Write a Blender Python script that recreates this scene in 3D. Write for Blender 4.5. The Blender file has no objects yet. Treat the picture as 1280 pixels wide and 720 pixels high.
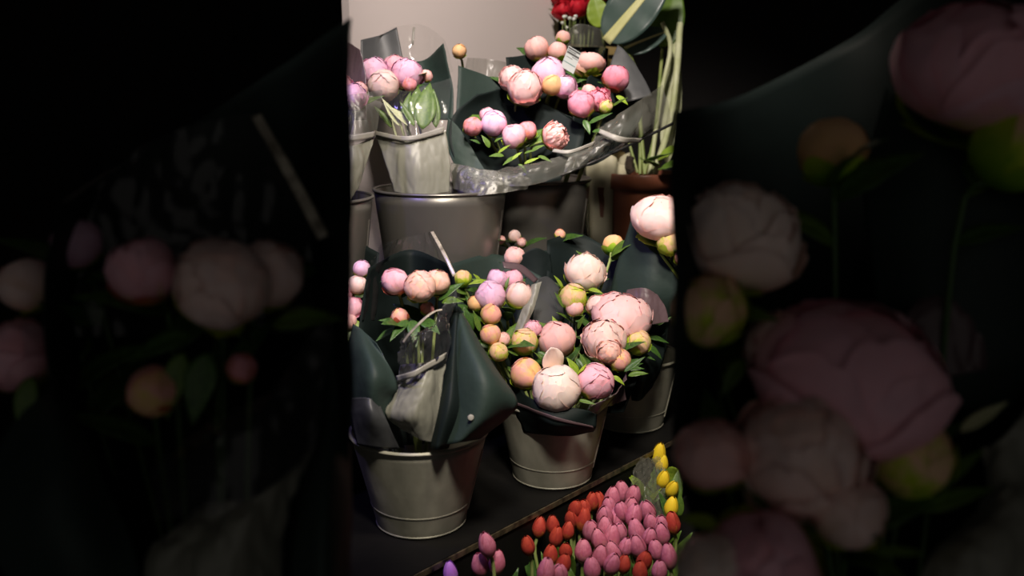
import bpy, math, random
from mathutils import Vector, Matrix, Quaternion, noise
random.seed(7)
C = bpy.context.scene.collection
SC = bpy.context.scene
PI = math.pi

# ------------------------------------------------------------------ camera
F = 1100.0
CAM = Vector((0, 0, 1.45))
PITCH = math.radians(12)
FWD = Vector((0, math.cos(PITCH), -math.sin(PITCH)))
UPV = Vector((0, math.sin(PITCH), math.cos(PITCH)))
RGT = Vector((1, 0, 0))

def P(px, py, t):
    """point of the place seen at a pixel of the 1280x720 photograph, t metres ahead of the camera"""
    return CAM + (FWD + RGT * ((px - 640) / F) - UPV * ((py - 360) / F)) * t

cd = bpy.data.cameras.new('camera')
cam = bpy.data.objects.new('camera', cd)
C.objects.link(cam)
cam.location = CAM
cam.rotation_euler = (math.radians(90) - PITCH, 0, 0)
cd.sensor_width = 36.0
cd.lens = 36.0 * F / 1280.0
cd.clip_start = 0.02
cd.dof.use_dof = True
cd.dof.focus_distance = 1.75
cd.dof.aperture_fstop = 2.6
SC.camera = cam

# the display runs along U (to the right and away), steps back along N
O = Vector((-0.154, 1.510, 0))
UA = Vector((math.cos(math.radians(48)), math.sin(math.radians(48)), 0))
NA = Vector((-UA.y, UA.x, 0))
def D(a, b, z):
    return O + UA * a + NA * b + Vector((0, 0, z))
Z1, Z2, Z0 = 0.69, 0.98, 0.36

# ------------------------------------------------------------------ materials
def mat(name):
    m = bpy.data.materials.new(name)
    m.use_nodes = True
    nt = m.node_tree
    return m, nt, nt.nodes['Principled BSDF'], nt.nodes['Material Output']

def ramp(nt, stops):
    r = nt.nodes.new('ShaderNodeValToRGB')
    e = r.color_ramp.elements
    while len(e) < len(stops):
        e.new(0.5)
    for k, (p, c) in enumerate(stops):
        e[k].position = p
        e[k].color = (*c, 1)
    return r

def noisy(name, c1, c2, scale=8, rough=0.6, metallic=0.0, bump=0.0, stretch=None, detail=4, spec=0.5, bscale=None):
    m, nt, b, out = mat(name)
    tc = nt.nodes.new('ShaderNodeTexCoord')
    mp = nt.nodes.new('ShaderNodeMapping')
    nt.links.new(tc.outputs['Object'], mp.inputs['Vector'])
    if stretch:
        mp.inputs['Scale'].default_value = stretch
    n = nt.nodes.new('ShaderNodeTexNoise')
    n.inputs['Scale'].default_value = scale
    n.inputs['Detail'].default_value = detail
    nt.links.new(mp.outputs[0], n.inputs['Vector'])
    r = ramp(nt, [(0.3, c1), (0.7, c2)])
    nt.links.new(n.outputs['Fac'], r.inputs['Fac'])
    nt.links.new(r.outputs['Color'], b.inputs['Base Color'])
    b.inputs['Roughness'].default_value = rough
    b.inputs['Metallic'].default_value = metallic
    b.inputs['Specular IOR Level'].default_value = spec
    if bump:
        n2 = nt.nodes.new('ShaderNodeTexNoise')
        n2.inputs['Scale'].default_value = bscale or scale * 3
        nt.links.new(mp.outputs[0], n2.inputs['Vector'])
        bp = nt.nodes.new('ShaderNodeBump')
        bp.inputs['Strength'].default_value = bump
        bp.inputs['Distance'].default_value = 0.01
        nt.links.new(n2.outputs['Fac'], bp.inputs['Height'])
        nt.links.new(bp.outputs[0], b.inputs['Normal'])
    return m

def petal_mat(name, base, mid, tip, rough=0.6, streak=0.25, blotch=.5, bs=2.2):
    """petal colour runs from its foot (uv.y = 0) to its edge (uv.y = 1), with faint veins"""
    m, nt, b, out = mat(name)
    uv = nt.nodes.new('ShaderNodeUVMap')
    sep = nt.nodes.new('ShaderNodeSeparateXYZ')
    nt.links.new(uv.outputs[0], sep.inputs[0])
    tc = nt.nodes.new('ShaderNodeTexCoord')
    n = nt.nodes.new('ShaderNodeTexNoise')
    n.inputs['Scale'].default_value = bs
    n.inputs['Detail'].default_value = 3
    nt.links.new(tc.outputs['Object'], n.inputs['Vector'])
    mp = nt.nodes.new('ShaderNodeMapping')
    mp.inputs['Scale'].default_value = (16, 1.2, 1)
    nt.links.new(uv.outputs[0], mp.inputs['Vector'])
    n2 = nt.nodes.new('ShaderNodeTexNoise')
    n2.inputs['Scale'].default_value = 1.5
    nt.links.new(mp.outputs[0], n2.inputs['Vector'])
    def madd(a, f, o):
        q = nt.nodes.new('ShaderNodeMath'); q.operation = 'MULTIPLY_ADD'
        nt.links.new(a, q.inputs[0]); q.inputs[1].default_value = f
        if isinstance(o, float): q.inputs[2].default_value = o
        else: nt.links.new(o, q.inputs[2])
        return q.outputs[0]
    v = madd(n.outputs['Fac'], blotch, madd(n2.outputs['Fac'], streak, -blotch / 2 - streak / 2))
    v = madd(sep.outputs['Y'], 1.0, v)
    r = ramp(nt, [(0.12, base), (0.5, mid), (0.92, tip)])
    nt.links.new(v, r.inputs['Fac'])
    nt.links.new(r.outputs['Color'], b.inputs['Base Color'])
    b.inputs['Roughness'].default_value = rough
    b.inputs['Specular IOR Level'].default_value = 0.25
    b.inputs['Subsurface Weight'].default_value = 0.18
    b.inputs['Subsurface Radius'].default_value = (0.012, 0.006, 0.004)
    b.inputs['Subsurface Scale'].default_value = 0.6
    return m

PM = {
 'pink':   petal_mat('petal_pink', (.70,.52,.22), (.82,.38,.44), (.87,.47,.56), blotch=.8, bs=1.4),
 'hot':    petal_mat('petal_hot_pink', (.66,.50,.14), (.78,.22,.30), (.84,.32,.44), blotch=1.1, bs=1.4),
 'lilac':  petal_mat('petal_lilac_pink', (.72,.42,.44), (.80,.42,.58), (.84,.52,.70)),
 'blush':  petal_mat('petal_blush', (.82,.62,.36), (.86,.56,.48), (.90,.64,.60)),
 'cream':  petal_mat('petal_cream_blush', (.86,.66,.46), (.90,.66,.56), (.92,.72,.66)),
 'soft':   petal_mat('petal_soft_pink', (.82,.60,.42), (.88,.50,.48), (.90,.57,.57)),
 'apricot': petal_mat('petal_apricot_pink', (.74,.52,.22), (.84,.48,.33), (.88,.52,.46), blotch=1.0, bs=1.4),
 'salmon': petal_mat('petal_salmon', (.80,.50,.28), (.86,.44,.38), (.88,.50,.48)),
 'peach':  petal_mat('petal_peach', (.46,.52,.04), (.82,.52,.20), (.88,.40,.34), blotch=2.0, bs=1.3),
 'orange': petal_mat('petal_orange_bud', (.60,.48,.16), (.84,.46,.20), (.86,.50,.26), blotch=.9, bs=1.2),
 'lime':   petal_mat('petal_lime_bud', (.20,.38,.012), (.44,.56,.025), (.84,.52,.32), blotch=1.7, bs=1.2),
 'redpink':petal_mat('petal_red_pink', (.44,.40,.10), (.66,.20,.14), (.82,.32,.38), blotch=1.5, bs=1.2),
 'tred':   petal_mat('tulip_red', (.44,.16,.03), (.32,.03,.025), (.46,.06,.035), streak=.5, blotch=.9),
 'tpink':  petal_mat('tulip_pink', (.50,.22,.20), (.42,.10,.17), (.60,.20,.29), streak=.5, blotch=.9),
 'tyel':   petal_mat('tulip_yellow', (.55,.50,.04), (.75,.52,.02), (.82,.58,.03), streak=.3),
 'tvio':   petal_mat('tulip_violet', (.40,.25,.5), (.42,.14,.62), (.52,.22,.75), streak=.3),
 'rose':   petal_mat('petal_red_rose', (.25,.005,.01), (.42,.008,.02), (.55,.015,.03), streak=.2),
}
SEPAL = petal_mat('sepal_green', (.10,.24,.012), (.22,.40,.02), (.40,.52,.04))
SEPALR = petal_mat('sepal_reddish', (.22,.26,.03), (.40,.22,.05), (.50,.10,.06))
LEAFD = noisy('leaf_dark_green', (.022,.06,.012), (.06,.14,.022), 14, .45)
LEAFM = noisy('leaf_mid_green', (.05,.11,.015), (.11,.19,.025), 14, .45)
LEAFL = noisy('leaf_lime', (.15,.25,.02), (.28,.38,.035), 12, .45)
STEM = noisy('stem_green', (.16,.24,.05), (.30,.34,.12), 20, .5)
STEMP = noisy('stem_pale_green', (.42,.46,.22), (.60,.62,.40), 20, .5)
PAPER = noisy('dark_green_florist_paper', (.017,.031,.026), (.027,.045,.038), 3, .62, spec=.3, bump=.12, bscale=45)
PAPERK = noisy('black_green_florist_paper', (.005,.009,.009), (.010,.016,.015), 3, .62, spec=.15)
GREYPAP = noisy('grey_florist_paper', (.035,.038,.04), (.06,.062,.064), 3, .5)
MAUVEM = noisy('mauve_paper_and_sheen', (.08,.052,.058), (.15,.10,.108), 4, .35)  # mauve wrapping; also colours the reflections laid on dark paper

def film_mat(name, diff, dcol, rough=.1):
    m = bpy.data.materials.new(name); m.use_nodes = True
    nt = m.node_tree
    nt.nodes.remove(nt.nodes['Principled BSDF'])
    out = nt.nodes['Material Output']
    tr = nt.nodes.new('ShaderNodeBsdfTransparent')
    tr.inputs[0].default_value = (.96, .96, .95, 1)
    gl = nt.nodes.new('ShaderNodeBsdfGlossy')
    gl.inputs['Roughness'].default_value = rough
    df = nt.nodes.new('ShaderNodeBsdfDiffuse')
    df.inputs[0].default_value = (*dcol, 1)
    fr = nt.nodes.new('ShaderNodeFresnel'); fr.inputs[0].default_value = 1.5
    a = nt.nodes.new('ShaderNodeMixShader'); a.inputs[0].default_value = diff
    nt.links.new(tr.outputs[0], a.inputs[1]); nt.links.new(df.outputs[0], a.inputs[2])
    b = nt.nodes.new('ShaderNodeMixShader')
    nt.links.new(fr.outputs[0], b.inputs[0])
    nt.links.new(a.outputs[0], b.inputs[1]); nt.links.new(gl.outputs[0], b.inputs[2])
    nt.links.new(b.outputs[0], out.inputs['Surface'])
    return m
FILM = film_mat('clear_cellophane', .03, (.6,.6,.6), .14)
MILKY = film_mat('milky_cellophane', .34, (.15,.15,.125), .34)
FROST = film_mat('frosted_tissue', .86, (.25,.25,.205), .42)
BAND = noisy('white_sleeve_band', (.21,.20,.175), (.30,.29,.255), 20, .45)
GLINTM = noisy('painted_film_glint', (.16,.14,.11), (.58,.53,.43), 55, .16)  # pale colour painted as highlights on the clear film
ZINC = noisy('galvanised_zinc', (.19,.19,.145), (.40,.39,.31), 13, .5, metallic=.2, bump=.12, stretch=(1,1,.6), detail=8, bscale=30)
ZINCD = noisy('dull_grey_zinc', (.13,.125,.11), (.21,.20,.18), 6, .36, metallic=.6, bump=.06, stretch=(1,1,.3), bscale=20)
BLACK = noisy('black_painted_shelf', (.004,.004,.004), (.008,.0075,.007), 9, .5, spec=.14, bump=.05, bscale=50)
BLACKM = noisy('black_plastic', (.010,.010,.010), (.015,.015,.015), 9, .5)
WALLG = noisy('warm_grey_wall_paint', (.70,.62,.58), (.74,.655,.625), 2, .7)
WALLD = noisy('dark_wall_paint', (.020,.018,.017), (.028,.024,.023), 2, .8)
FLOORM = noisy('dark_shop_floor', (.03,.028,.026), (.05,.046,.042), 5, .5)
TERRA = noisy('brown_plastic_pot', (.15,.05,.026), (.19,.065,.035), 5, .38)
SOIL = noisy('potting_soil', (.02,.012,.008), (.06,.04,.025), 60, .9, bump=.8)
CREAM = noisy('cream_wrapping_paper', (.48,.45,.30), (.60,.56,.40), 5, .6)
TAN = noisy('tan_wood', (.50,.36,.13), (.60,.44,.18), 4, .5, stretch=(1,8,8))
MIDRIB = noisy('cream_midrib', (.52,.52,.20), (.66,.62,.32), 12, .5)
TAGW = noisy('white_tag_card', (.30,.33,.33), (.36,.39,.39), 5, .5)
INK = noisy('tag_ink', (.02,.02,.02), (.03,.03,.03), 5, .6)
INKG = noisy('tag_ink_teal', (.05,.14,.13), (.06,.16,.15), 5, .6)
TRIM = noisy('worn_glint_trim', (.010,.009,.008), (.14,.11,.065), 60, .3, metallic=.3, detail=5)  # tan specks are wear and painted glints along the shelf edge
GLASS, _nt, _b, _o = mat('clear_glass')
_b.inputs['Transmission Weight'].default_value = 1.0
_b.inputs['Roughness'].default_value = .03
_b.inputs['Base Color'].default_value = (.86,.90,.80,1)
GYPS = noisy('baby_breath_white', (.7,.7,.62), (.8,.8,.74), 9, .6)

# ------------------------------------------------------------------ mesh builder
class MB:
    def __init__(s):
        s.v = []; s.f = []; s.uv = []; s.mi = []
    def grid(s, pts, nu, nv, uvs=None, wrap=False, mi=0, flip=False):
        """pts row-major: nv rows of nu"""
        b = len(s.v); s.v += [tuple(p) for p in pts]
        for i in range(nv - 1):
            for j in range(nu if wrap else nu - 1):
                k = (j + 1) % nu
                q = [i * nu + j, i * nu + k, (i + 1) * nu + k, (i + 1) * nu + j]
                if flip: q.reverse()
                s.f.append([b + x for x in q]); s.mi.append(mi)
                s.uv.append([(uvs[x] if uvs else (0, 0)) for x in q])
    def face(s, pts, mi=0):
        b = len(s.v); s.v += [tuple(p) for p in pts]
        s.f.append(list(range(b, b + len(pts)))); s.mi.append(mi); s.uv.append([(0, .5)] * len(pts))
    def tube(s, path, rads, n=7, mi=0):
        path = [Vector(p) for p in path]
        ref = Vector((.31, .17, .93))
        pts = []
        for i, p in enumerate(path):
            d = (path[min(i + 1, len(path) - 1)] - path[max(i - 1, 0)]).normalized()
            a = d.cross(ref)
            if a.length < 1e-3: a = d.cross(Vector((1, 0, 0)))
            a.normalize(); c = d.cross(a)
            r = rads[i] if isinstance(rads, (list, tuple)) else rads
            pts += [p + (a * math.cos(2 * PI * k / n) + c * math.sin(2 * PI * k / n)) * r for k in range(n)]
        uv = [(k / n, i / max(1, len(path) - 1)) for i in range(len(path)) for k in range(n)]
        s.grid(pts, n, len(path), uv, wrap=True, mi=mi, flip=True)
        s.face(list(reversed(pts[:n]))[::-1], mi); s.face(pts[-n:][::-1], mi)
    def lathe(s, prof, n=64, c=(0, 0, 0), mi=0):
        pts = [(c[0] + r * math.cos(2 * PI * k / n), c[1] + r * math.sin(2 * PI * k / n), c[2] + z) for r, z in prof for k in range(n)]
        uv = [(k / n, i / (len(prof) - 1)) for i in range(len(prof)) for k in range(n)]
        s.grid(pts, n, len(prof), uv, wrap=True, mi=mi)
    def box(s, o, ax, ay, az, mi=0):
        """box from corner o along three vectors"""
        o = Vector(o); c = [o + ax * i + ay * j + az * k for k in (0, 1) for j in (0, 1) for i in (0, 1)]
        for q in ((0, 2, 3, 1), (4, 5, 7, 6), (0, 1, 5, 4), (2, 6, 7, 3), (0, 4, 6, 2), (1, 3, 7, 5)):
            s.face([c[i] for i in q], mi)
    def mesh(s, name, smooth=True):
        me = bpy.data.meshes.new(name)
        me.from_pydata(s.v, [], s.f)
        ul = me.uv_layers.new(name='UVMap')
        k = 0
        for f in s.uv:
            for u in f:
                ul.data[k].uv = u; k += 1
        for p, mi in zip(me.polygons, s.mi):
            p.use_smooth = smooth; p.material_index = mi
        me.validate(); me.update()
        return me

def link(name, me, m, parent=None, loc=None):
    """one mesh object; loc is in the parent's own axes"""
    o = bpy.data.objects.new(name, me)
    C.objects.link(o)
    ms = m if isinstance(m, (list, tuple)) else [m]
    while len(me.materials) < len(ms): me.materials.append(ms[len(me.materials)])
    for k, q in enumerate(ms):
        o.material_slots[k].link = 'OBJECT'; o.material_slots[k].material = q
    if parent: o.parent = parent
    if loc is not None: o.location = loc
    return o

def world(name, mb, m, root, smooth=True, thick=0, bevel=0):
    """mesh given in world coordinates, child of an un-rotated root (or top-level)"""
    me = mb.mesh(name, smooth)
    off = root.location if root else Vector((0, 0, 0))
    if root:
        me.transform(Matrix.Translation(-Vector(off)))
    o = link(name, me, m, root)
    if thick:
        md = o.modifiers.new('solid', 'SOLIDIFY'); md.thickness = thick; md.offset = 0
    if bevel:
        md = o.modifiers.new('bev', 'BEVEL'); md.width = bevel; md.segments = 2; md.limit_method = 'ANGLE'
    return o

def thing(name, label, cat, loc, group=None):
    o = bpy.data.objects.new(name, None)
    o.empty_display_size = .03
    C.objects.link(o); o.location = loc
    o['label'] = label; o['category'] = cat
    if group: o['group'] = group
    return o

def struct(o):
    o['kind'] = 'structure'; return o

def cr(p, t):
    """Catmull-Rom through a list of vectors, t in 0..1"""
    n = len(p) - 1
    if n == 1: return p[0].lerp(p[1], t)
    x = min(t * n, n - 1e-6); i = int(x); f = x - i
    p1, p2 = p[i], p[i + 1]
    p0 = p[i - 1] if i > 0 else p1 * 2 - p2
    p3 = p[i + 2] if i + 2 <= n else p2 * 2 - p1
    return .5 * ((2 * p1) + (p2 - p0) * f + (2 * p0 - 5 * p1 + 4 * p2 - p3) * f * f + (3 * p1 - p0 - 3 * p2 + p3) * f ** 3)

def sheet(name, rows, m, root, thick=.0012, crinkle=.0025, cs=22, nu=22, nv=26, seed=0):
    sharp = m in (FROST, MILKY, FILM, MAUVEM)
    if sharp and nv > 6: nu, nv = 44, 48
    """a curved sheet lofted through rows of (px, py, metres)"""
    R = [[P(*q) for q in r] for r in rows]
    pts = []
    cols = [[cr(r, j / (nu - 1)) for j in range(nu)] for r in R]
    for i in range(nv):
        for j in range(nu):
            pts.append(cr([c[j] for c in cols], i / (nv - 1)))
    if crinkle:
        q = []
        for i in range(nv):
            for j in range(nu):
                a = pts[i * nu + min(j + 1, nu - 1)] - pts[i * nu + max(j - 1, 0)]
                b = pts[min(i + 1, nv - 1) * nu + j] - pts[max(i - 1, 0) * nu + j]
                n = a.cross(b)
                if n.length > 0: n.normalize()
                p = pts[i * nu + j]
                if sharp: p = Vector((p.x * 1.5, p.y * 1.5, p.z * .45))
                w = noise.noise(p * cs + Vector((seed, 0, 0))) + .5 * abs(noise.noise(p * cs * 2.3 + Vector((0, seed, 3)))) + (1.1 * abs(noise.noise(p * cs * 1.9 + Vector((3, seed, 1)))) + .35 * abs(noise.noise(p * cs * 3.6 + Vector((7, seed, 2)))) - .7 if sharp else 0)
                q.append(pts[i * nu + j] + n * w * crinkle)
        pts = q
    mb = MB()
    mb.grid(pts, nu, nv, [(j / (nu - 1), i / (nv - 1)) for i in range(nv) for j in range(nu)])
    return world(name, mb, m, root, thick=thick)

def cone_wrap(name, root, base, top, r0, r1, a0, a1, lens, m, thick=.0012, ruff=.06, nu=48, nv=18, seed=0, v0=0., pw=1.25):
    """paper rolled round a bouquet: angle 0 faces the camera, 180 the back; lens = heights over the arc"""
    base = Vector(base); top = Vector(top)
    ax = top - base; L = ax.length; d = ax.normalized()
    f = CAM - base; f = (f - d * f.dot(d)).normalized(); s = d.cross(f) * -1
    lv = [Vector((x, 0, 0)) for x in lens]
    pts = []
    for i in range(nv):
        for j in range(nu):
            q = j / (nu - 1); th = math.radians(a0 + (a1 - a0) * q)
            v = v0 + (1 - v0) * i / (nv - 1)
            ln = cr(lv, q).x
            r = r0 + (r1 - r0) * (v ** pw) * (.6 + .4 * ln)
            r *= 1 + ruff * v * (noise.noise(Vector((th * 1.7, v * 1.5, seed))) + .6 * noise.noise(Vector((th * 5, v * 2, seed + 4))))
            pts.append(base + d * (L * v * ln) + (f * math.cos(th) + s * math.sin(th)) * r)
    mb = MB()
    mb.grid(pts, nu, nv, [(j / (nu - 1), i / (nv - 1)) for i in range(nv) for j in range(nu)])
    return world(name, mb, m, root, thick=thick)

# ------------------------------------------------------------------ flowers
def petal(mb, rng, az, R, th0, th1, W, flare=0., ruff=.0, mi=0, nu=9, nv=10, squash=1.0, dent=0.):
    pts = []; uvs = []
    s1 = rng.random() * 40; lift = .022 * rng.random(); uo = rng.uniform(-.16, .12)
    for i in range(nv):
        v = i / (nv - 1)
        w = W * (.42 + .58 * math.sin(PI * min(1, .12 + v * .72))) * (1 - .35 * max(0, v - .75) / .25)
        for j in range(nu):
            u = -1 + 2 * j / (nu - 1)
            th = th0 + (th1 - th0) * v * (1 - .10 * u * u) + ruff * .5 * v * v * noise.noise(Vector((u * 2.2, s1, v)))
            if dent: th -= dent * v ** 6 * max(0, 1 - (u * 3) ** 2)
            ph = az + u * w / max(math.sin(min(th, PI - .35)), .38)
            r = R * (1 + lift + flare * v ** 2.6 + .010 * u * u + ruff * v ** 1.5 * noise.noise(Vector((u * 2.6 + 9, v * 2, s1 + 7))))
            pts.append((r * math.sin(th) * math.cos(ph), r * math.sin(th) * math.sin(ph), -r * math.cos(th) * squash))
            uvs.append((u * .5 + .5, v + uo))
    mb.grid(pts, nu, nv, uvs, mi=mi)

def core(mb, rng, R, mi=0, squash=1.0):
    n, m_ = 20, 12; pts = []; uv = []
    s = rng.random() * 30
    for i in range(m_):
        th = .02 + (PI - .04) * i / (m_ - 1)
        for j in range(n):
            ph = 2 * PI * j / n
            d = Vector((math.sin(th) * math.cos(ph), math.sin(th) * math.sin(ph), -math.cos(th)))
            r = R * (1 + .07 * noise.noise(d * 2.4 + Vector((s, 0, 0))))
            pts.append((d.x * r, d.y * r, d.z * r * squash)); uv.append((j / n, .35 + .5 * i / m_))
    mb.grid(pts, n, m_, uv, wrap=True, mi=mi)

def make_head(kind, seed):
    rng = random.Random(seed); mb = MB()
    def ring(n, R, th0, th1, W, flare, ruff, jit=.25, dent=0., sq=1.0):
        o = rng.random() * 6
        for k in range(n):
            petal(mb, rng, o + 2 * PI * k / n + rng.uniform(-jit, jit), R * rng.uniform(.98, 1.03), th0, th1 * rng.uniform(.93, 1.05), W * rng.uniform(.9, 1.1),
                  flare + rng.uniform(-.02, .03), ruff, dent=dent, squash=sq)
    if kind == 'bud':
        core(mb, rng, .93); ring(3, .955, .1, 2.95, .95, .0, .02); ring(4, .985, .08, 2.6, .9, -.02, .015, dent=.05)
    elif kind == 'ball':
        core(mb, rng, .92); ring(4, .945, .1, 2.95, 1.0, .0, .03); ring(5, .975, .08, 2.7, .8, .0, .05, dent=.14); ring(4, 1.0, .06, 2.3, .85, .0, .05, dent=.1)
    elif kind == 'open':
        core(mb, rng, .82); ring(5, .84, .1, 2.85, .85, .0, .07, dent=.10); ring(5, .885, .08, 2.5, .85, .015, .08, dent=.12); ring(5, .935, .06, 2.15, .9, .02, .08, dent=.08); ring(4, .98, .05, 1.75, .95, .08, .08)
    elif kind == 'ruffle':
        core(mb, rng, .66)
        for q, (R, t1) in enumerate(((.74, 2.9), (.8, 2.65), (.86, 2.4), (.92, 2.15))): ring(8, R, .1, t1, .5, .08, .22, dent=.2)
        ring(5, .98, .05, 1.7, .8, .1, .1)
    elif kind == 'wide':
        core(mb, rng, .92, squash=.74); ring(5, .95, .1, 2.85, .85, .0, .06, dent=.1, sq=.76); ring(5, .985, .08, 2.5, .85, .0, .06, dent=.1, sq=.77); ring(4, 1.015, .06, 2.0, .95, .03, .06, sq=.78)
    elif kind == 'tulip':
        core(mb, rng, .82, squash=1.08)
        for o in (0, 1):
            for k in range(3):
                petal(mb, rng, 2 * PI * k / 3 + o * PI / 3 + rng.uniform(-.15, .15), .9 + .1 * o, .12, 3.0 - .16 * o + rng.uniform(-.14, .06), 1.0, .01 + .05 * rng.random(), .05, dent=-.12)
    elif kind == 'rose':
        core(mb, rng, .6); ring(4, .7, .1, 2.7, .8, .1, .08); ring(5, .82, .1, 2.3, .8, .16, .1); ring(5, .95, .08, 1.95, .8, .22, .12)
    if kind != 'tulip':
        o = Vector((seed * 1.7, 3, 1)); a = .10 if kind != 'bud' else .06
        mb.v = [tuple(Vector(p) * (1 + a * noise.noise(Vector(p).normalized() * 1.25 + o) + .035 * noise.noise(Vector(p).normalized() * 3.4 + o))) for p in mb.v]
    me = mb.mesh('flower_' + kind)
    if kind == 'tulip':
        for v in me.vertices:
            z = v.co.z; k = 1 - .22 * max(0, z) - .05 * max(0, -z)
            v.co = (v.co.x * k, v.co.y * k, z * (1.72 if z > 0 else 1.45))
    me.update()
    return me

HEADS = {k: [make_head(k, 11 * i + n) for n in range(3)] for i, k in enumerate(('bud', 'ball', 'open', 'ruffle', 'wide', 'tulip', 'rose'))}

def make_calyx(seed, th1, n, spread=.0):
    rng = random.Random(seed); mb = MB()
    for k in range(n):
        petal(mb, rng, 2 * PI * k / n + rng.uniform(-.3, .3), 1.045, .03, th1 * rng.uniform(.8, 1.12), .55 * rng.uniform(.8, 1.2), .02 + spread, .06, nu=6, nv=7)
    return mb.mesh('calyx')
CALYX = {'low': [make_calyx(s, 1.05, 5, .05) for s in range(2)], 'high': [make_calyx(s + 9, 2.0, 4, .01) for s in range(3)], 'mid': [make_calyx(s + 19, 1.5, 4, .03) for s in range(2)]}

def make_leaf(seed, w=.17, arch=.25, n=12, pw=1.0):
    rng = random.Random(seed); pts = []; uv = []
    for i in range(n):
        v = i / (n - 1)
        hw = w * max(0, math.sin(PI * v ** (.8 if pw == 1 else 1.25))) ** pw * (1 - .25 * v) + .004
        tw = .25 * (rng.random() - .5)
        for j in range(5):
            u = -1 + j / 2
            pts.append((u * hw, v, -arch * v * v + .28 * abs(u) * hw + u * hw * tw * v)); uv.append((j / 4, v))
    mb = MB(); mb.grid(pts, 5, n, uv)
    return mb.mesh('leaf')
LEAVES = [make_leaf(s, w, a, pw=(.55 if s == 4 else 1.0)) for s, (w, a) in enumerate(((.16, .2), (.2, .35), (.14, .05), (.24, .25), (.42, -.3)))]

def put_leaf(root, base, direction, length, m, k=0, up=None, name='leaf', roll=0.):
    d = Vector(direction).normalized()
    up = Vector(up) if up is not None else (CAM - Vector(base)).normalized() * .6 + Vector((0, 0, .8))
    x = d.cross(up)
    if x.length < 1e-3: x = d.cross(Vector((1, 0, .2)))
    x.normalize(); z = x.cross(d)
    rot = Matrix((x, d, z)).transposed().to_quaternion() @ Quaternion((0, 1, 0), roll)
    o = link(name, LEAVES[4 if k == 4 else k % 4], m, root)
    o.location = Vector(base) - root.location
    o.rotation_mode = 'QUATERNION'; o.rotation_quaternion = rot
    o.scale = (length, length, length)
    md = o.modifiers.new('solid', 'SOLIDIFY'); md.thickness = .008; md.offset = 0
    return o

def frame_from(d, spin):
    d = d.normalized(); x = d.cross(Vector((.13, .95, .21))).normalized(); y = d.cross(x)
    return Matrix((x, y, d)).transposed().to_quaternion() @ Quaternion((0, 0, 1), spin)

def peony(root, foot, q, rng, lean, k, stem_m=None, nleaf=2, leaf_m=None):
    px, py, t, rp, kind, col = q[:6]
    opt = q[6] if len(q) > 6 else {}
    pos = P(px, py, t); r = rp * t / F
    tocam = (CAM - pos).normalized()
    d = opt.get('d')
    if d: d = (RGT * d[0] + Vector((0, 0, 1)) * d[1] + tocam * d[2]).normalized()
    else: d = (lean + Vector((0, 0, .9)) + tocam * rng.uniform(.35, .8) + Vector((rng.uniform(-.25, .25), rng.uniform(-.2, .2), 0))).normalized()
    rot = frame_from(d, rng.random() * 6.28)
    o = link('peony', HEADS[kind][k % 3], PM[col], root)
    o.location = pos - root.location
    o.rotation_mode = 'QUATERNION'; o.rotation_quaternion = rot
    sx = opt.get('s', 1.0)
    S = Vector((r * sx, r * sx, r)) if kind != 'wide' else Vector((r * 1.12, r * 1.12, r * 1.05))
    o.scale = S
    if 'label' in opt: o['label'] = opt['label']
    cal = opt.get('c', 'high' if (kind == 'bud' and col in ('lime',)) else ('mid' if kind == 'bud' else 'low'))
    c = link('calyx', CALYX[cal][k % 2], opt.get('cm', SEPAL), o)
    # stem, written in the flower's own axes
    M = Matrix.Translation(pos) @ rot.to_matrix().to_4x4() @ Matrix.Diagonal((*S, 1))
    inv = M.inverted()
    a = pos - d * r * .9; b = Vector(foot) + Vector((rng.uniform(-.02, .02), rng.uniform(-.02, .02), 0))
    m1 = a - d * .05; m2 = b.lerp(a, .45) + Vector((0, 0, .01))
    path = [cr([a, m1, m2, b], i / 11) for i in range(12)]
    mb = MB(); mb.tube([inv @ p for p in path], .0032 / r, 6)
    link('stem', mb.mesh('stem'), stem_m or STEM, o)
    # leaves low on the stem
    for n in range(nleaf):
        ang = rng.random() * 6.28
        base = path[2 + n % 3]
        dr = Vector((math.cos(ang), math.sin(ang) , .35)) + d * .5
        put_leaf(root, base, dr, rng.uniform(.055, .095), leaf_m or rng.choice((LEAFD, LEAFM, LEAFD, LEAFM, LEAFD)), rng.randrange(4))
    return o

def bouquet(label, foot, flowers, group=None, seed=1, nleaf=2, stem_m=None, leaf_m=None, name='peony_bouquet', lean=None, cat='bouquet'):
    root = thing(name, label, cat, foot, group)
    rng = random.Random(seed)
    cen = sum((P(q[0], q[1], q[2]) for q in flowers), Vector((0, 0, 0))) / len(flowers)
    for k, q in enumerate(flowers):
        p = P(q[0], q[1], q[2])
        ln = (p - cen); ln.z = 0
        peony(root, foot, q, rng, ln * 6, k + seed, stem_m, nleaf, leaf_m)
    return root

def leafpx(root, a, b, m, k=0, **kw):
    """a leaf from pixel-depth a to pixel-depth b"""
    A, B = P(*a), P(*b)
    return put_leaf(root, A, B - A, (B - A).length, m, k, **kw)

# ------------------------------------------------------------------ setting
def slab(name, o, ax, ay, az, m):
    mb = MB(); mb.box(o, ax, ay, az)
    return struct(world(name, mb, m, None, smooth=False))
X, Y, Z = Vector((1, 0, 0)), Vector((0, 1, 0)), Vector((0, 0, 1))
slab('floor', (-3, -1.5, -.05), X * 6, Y * 6.5, Z * .05, FLOORM)
slab('wall_far', (-3, 5.0, 0), X * 6, Y * .1, Z * 3, WALLD)
slab('wall_left', (-3.1, -1.5, 0), X * .1, Y * 6.6, Z * 3, WALLD)
slab('wall_right', (3.0, -1.5, 0), X * .1, Y * 6.6, Z * 3, WALLD)
slab('ceiling', (-3.1, -1.5, 3.0), X * 6.2, Y * 6.6, Z * .1, WALLD)

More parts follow.
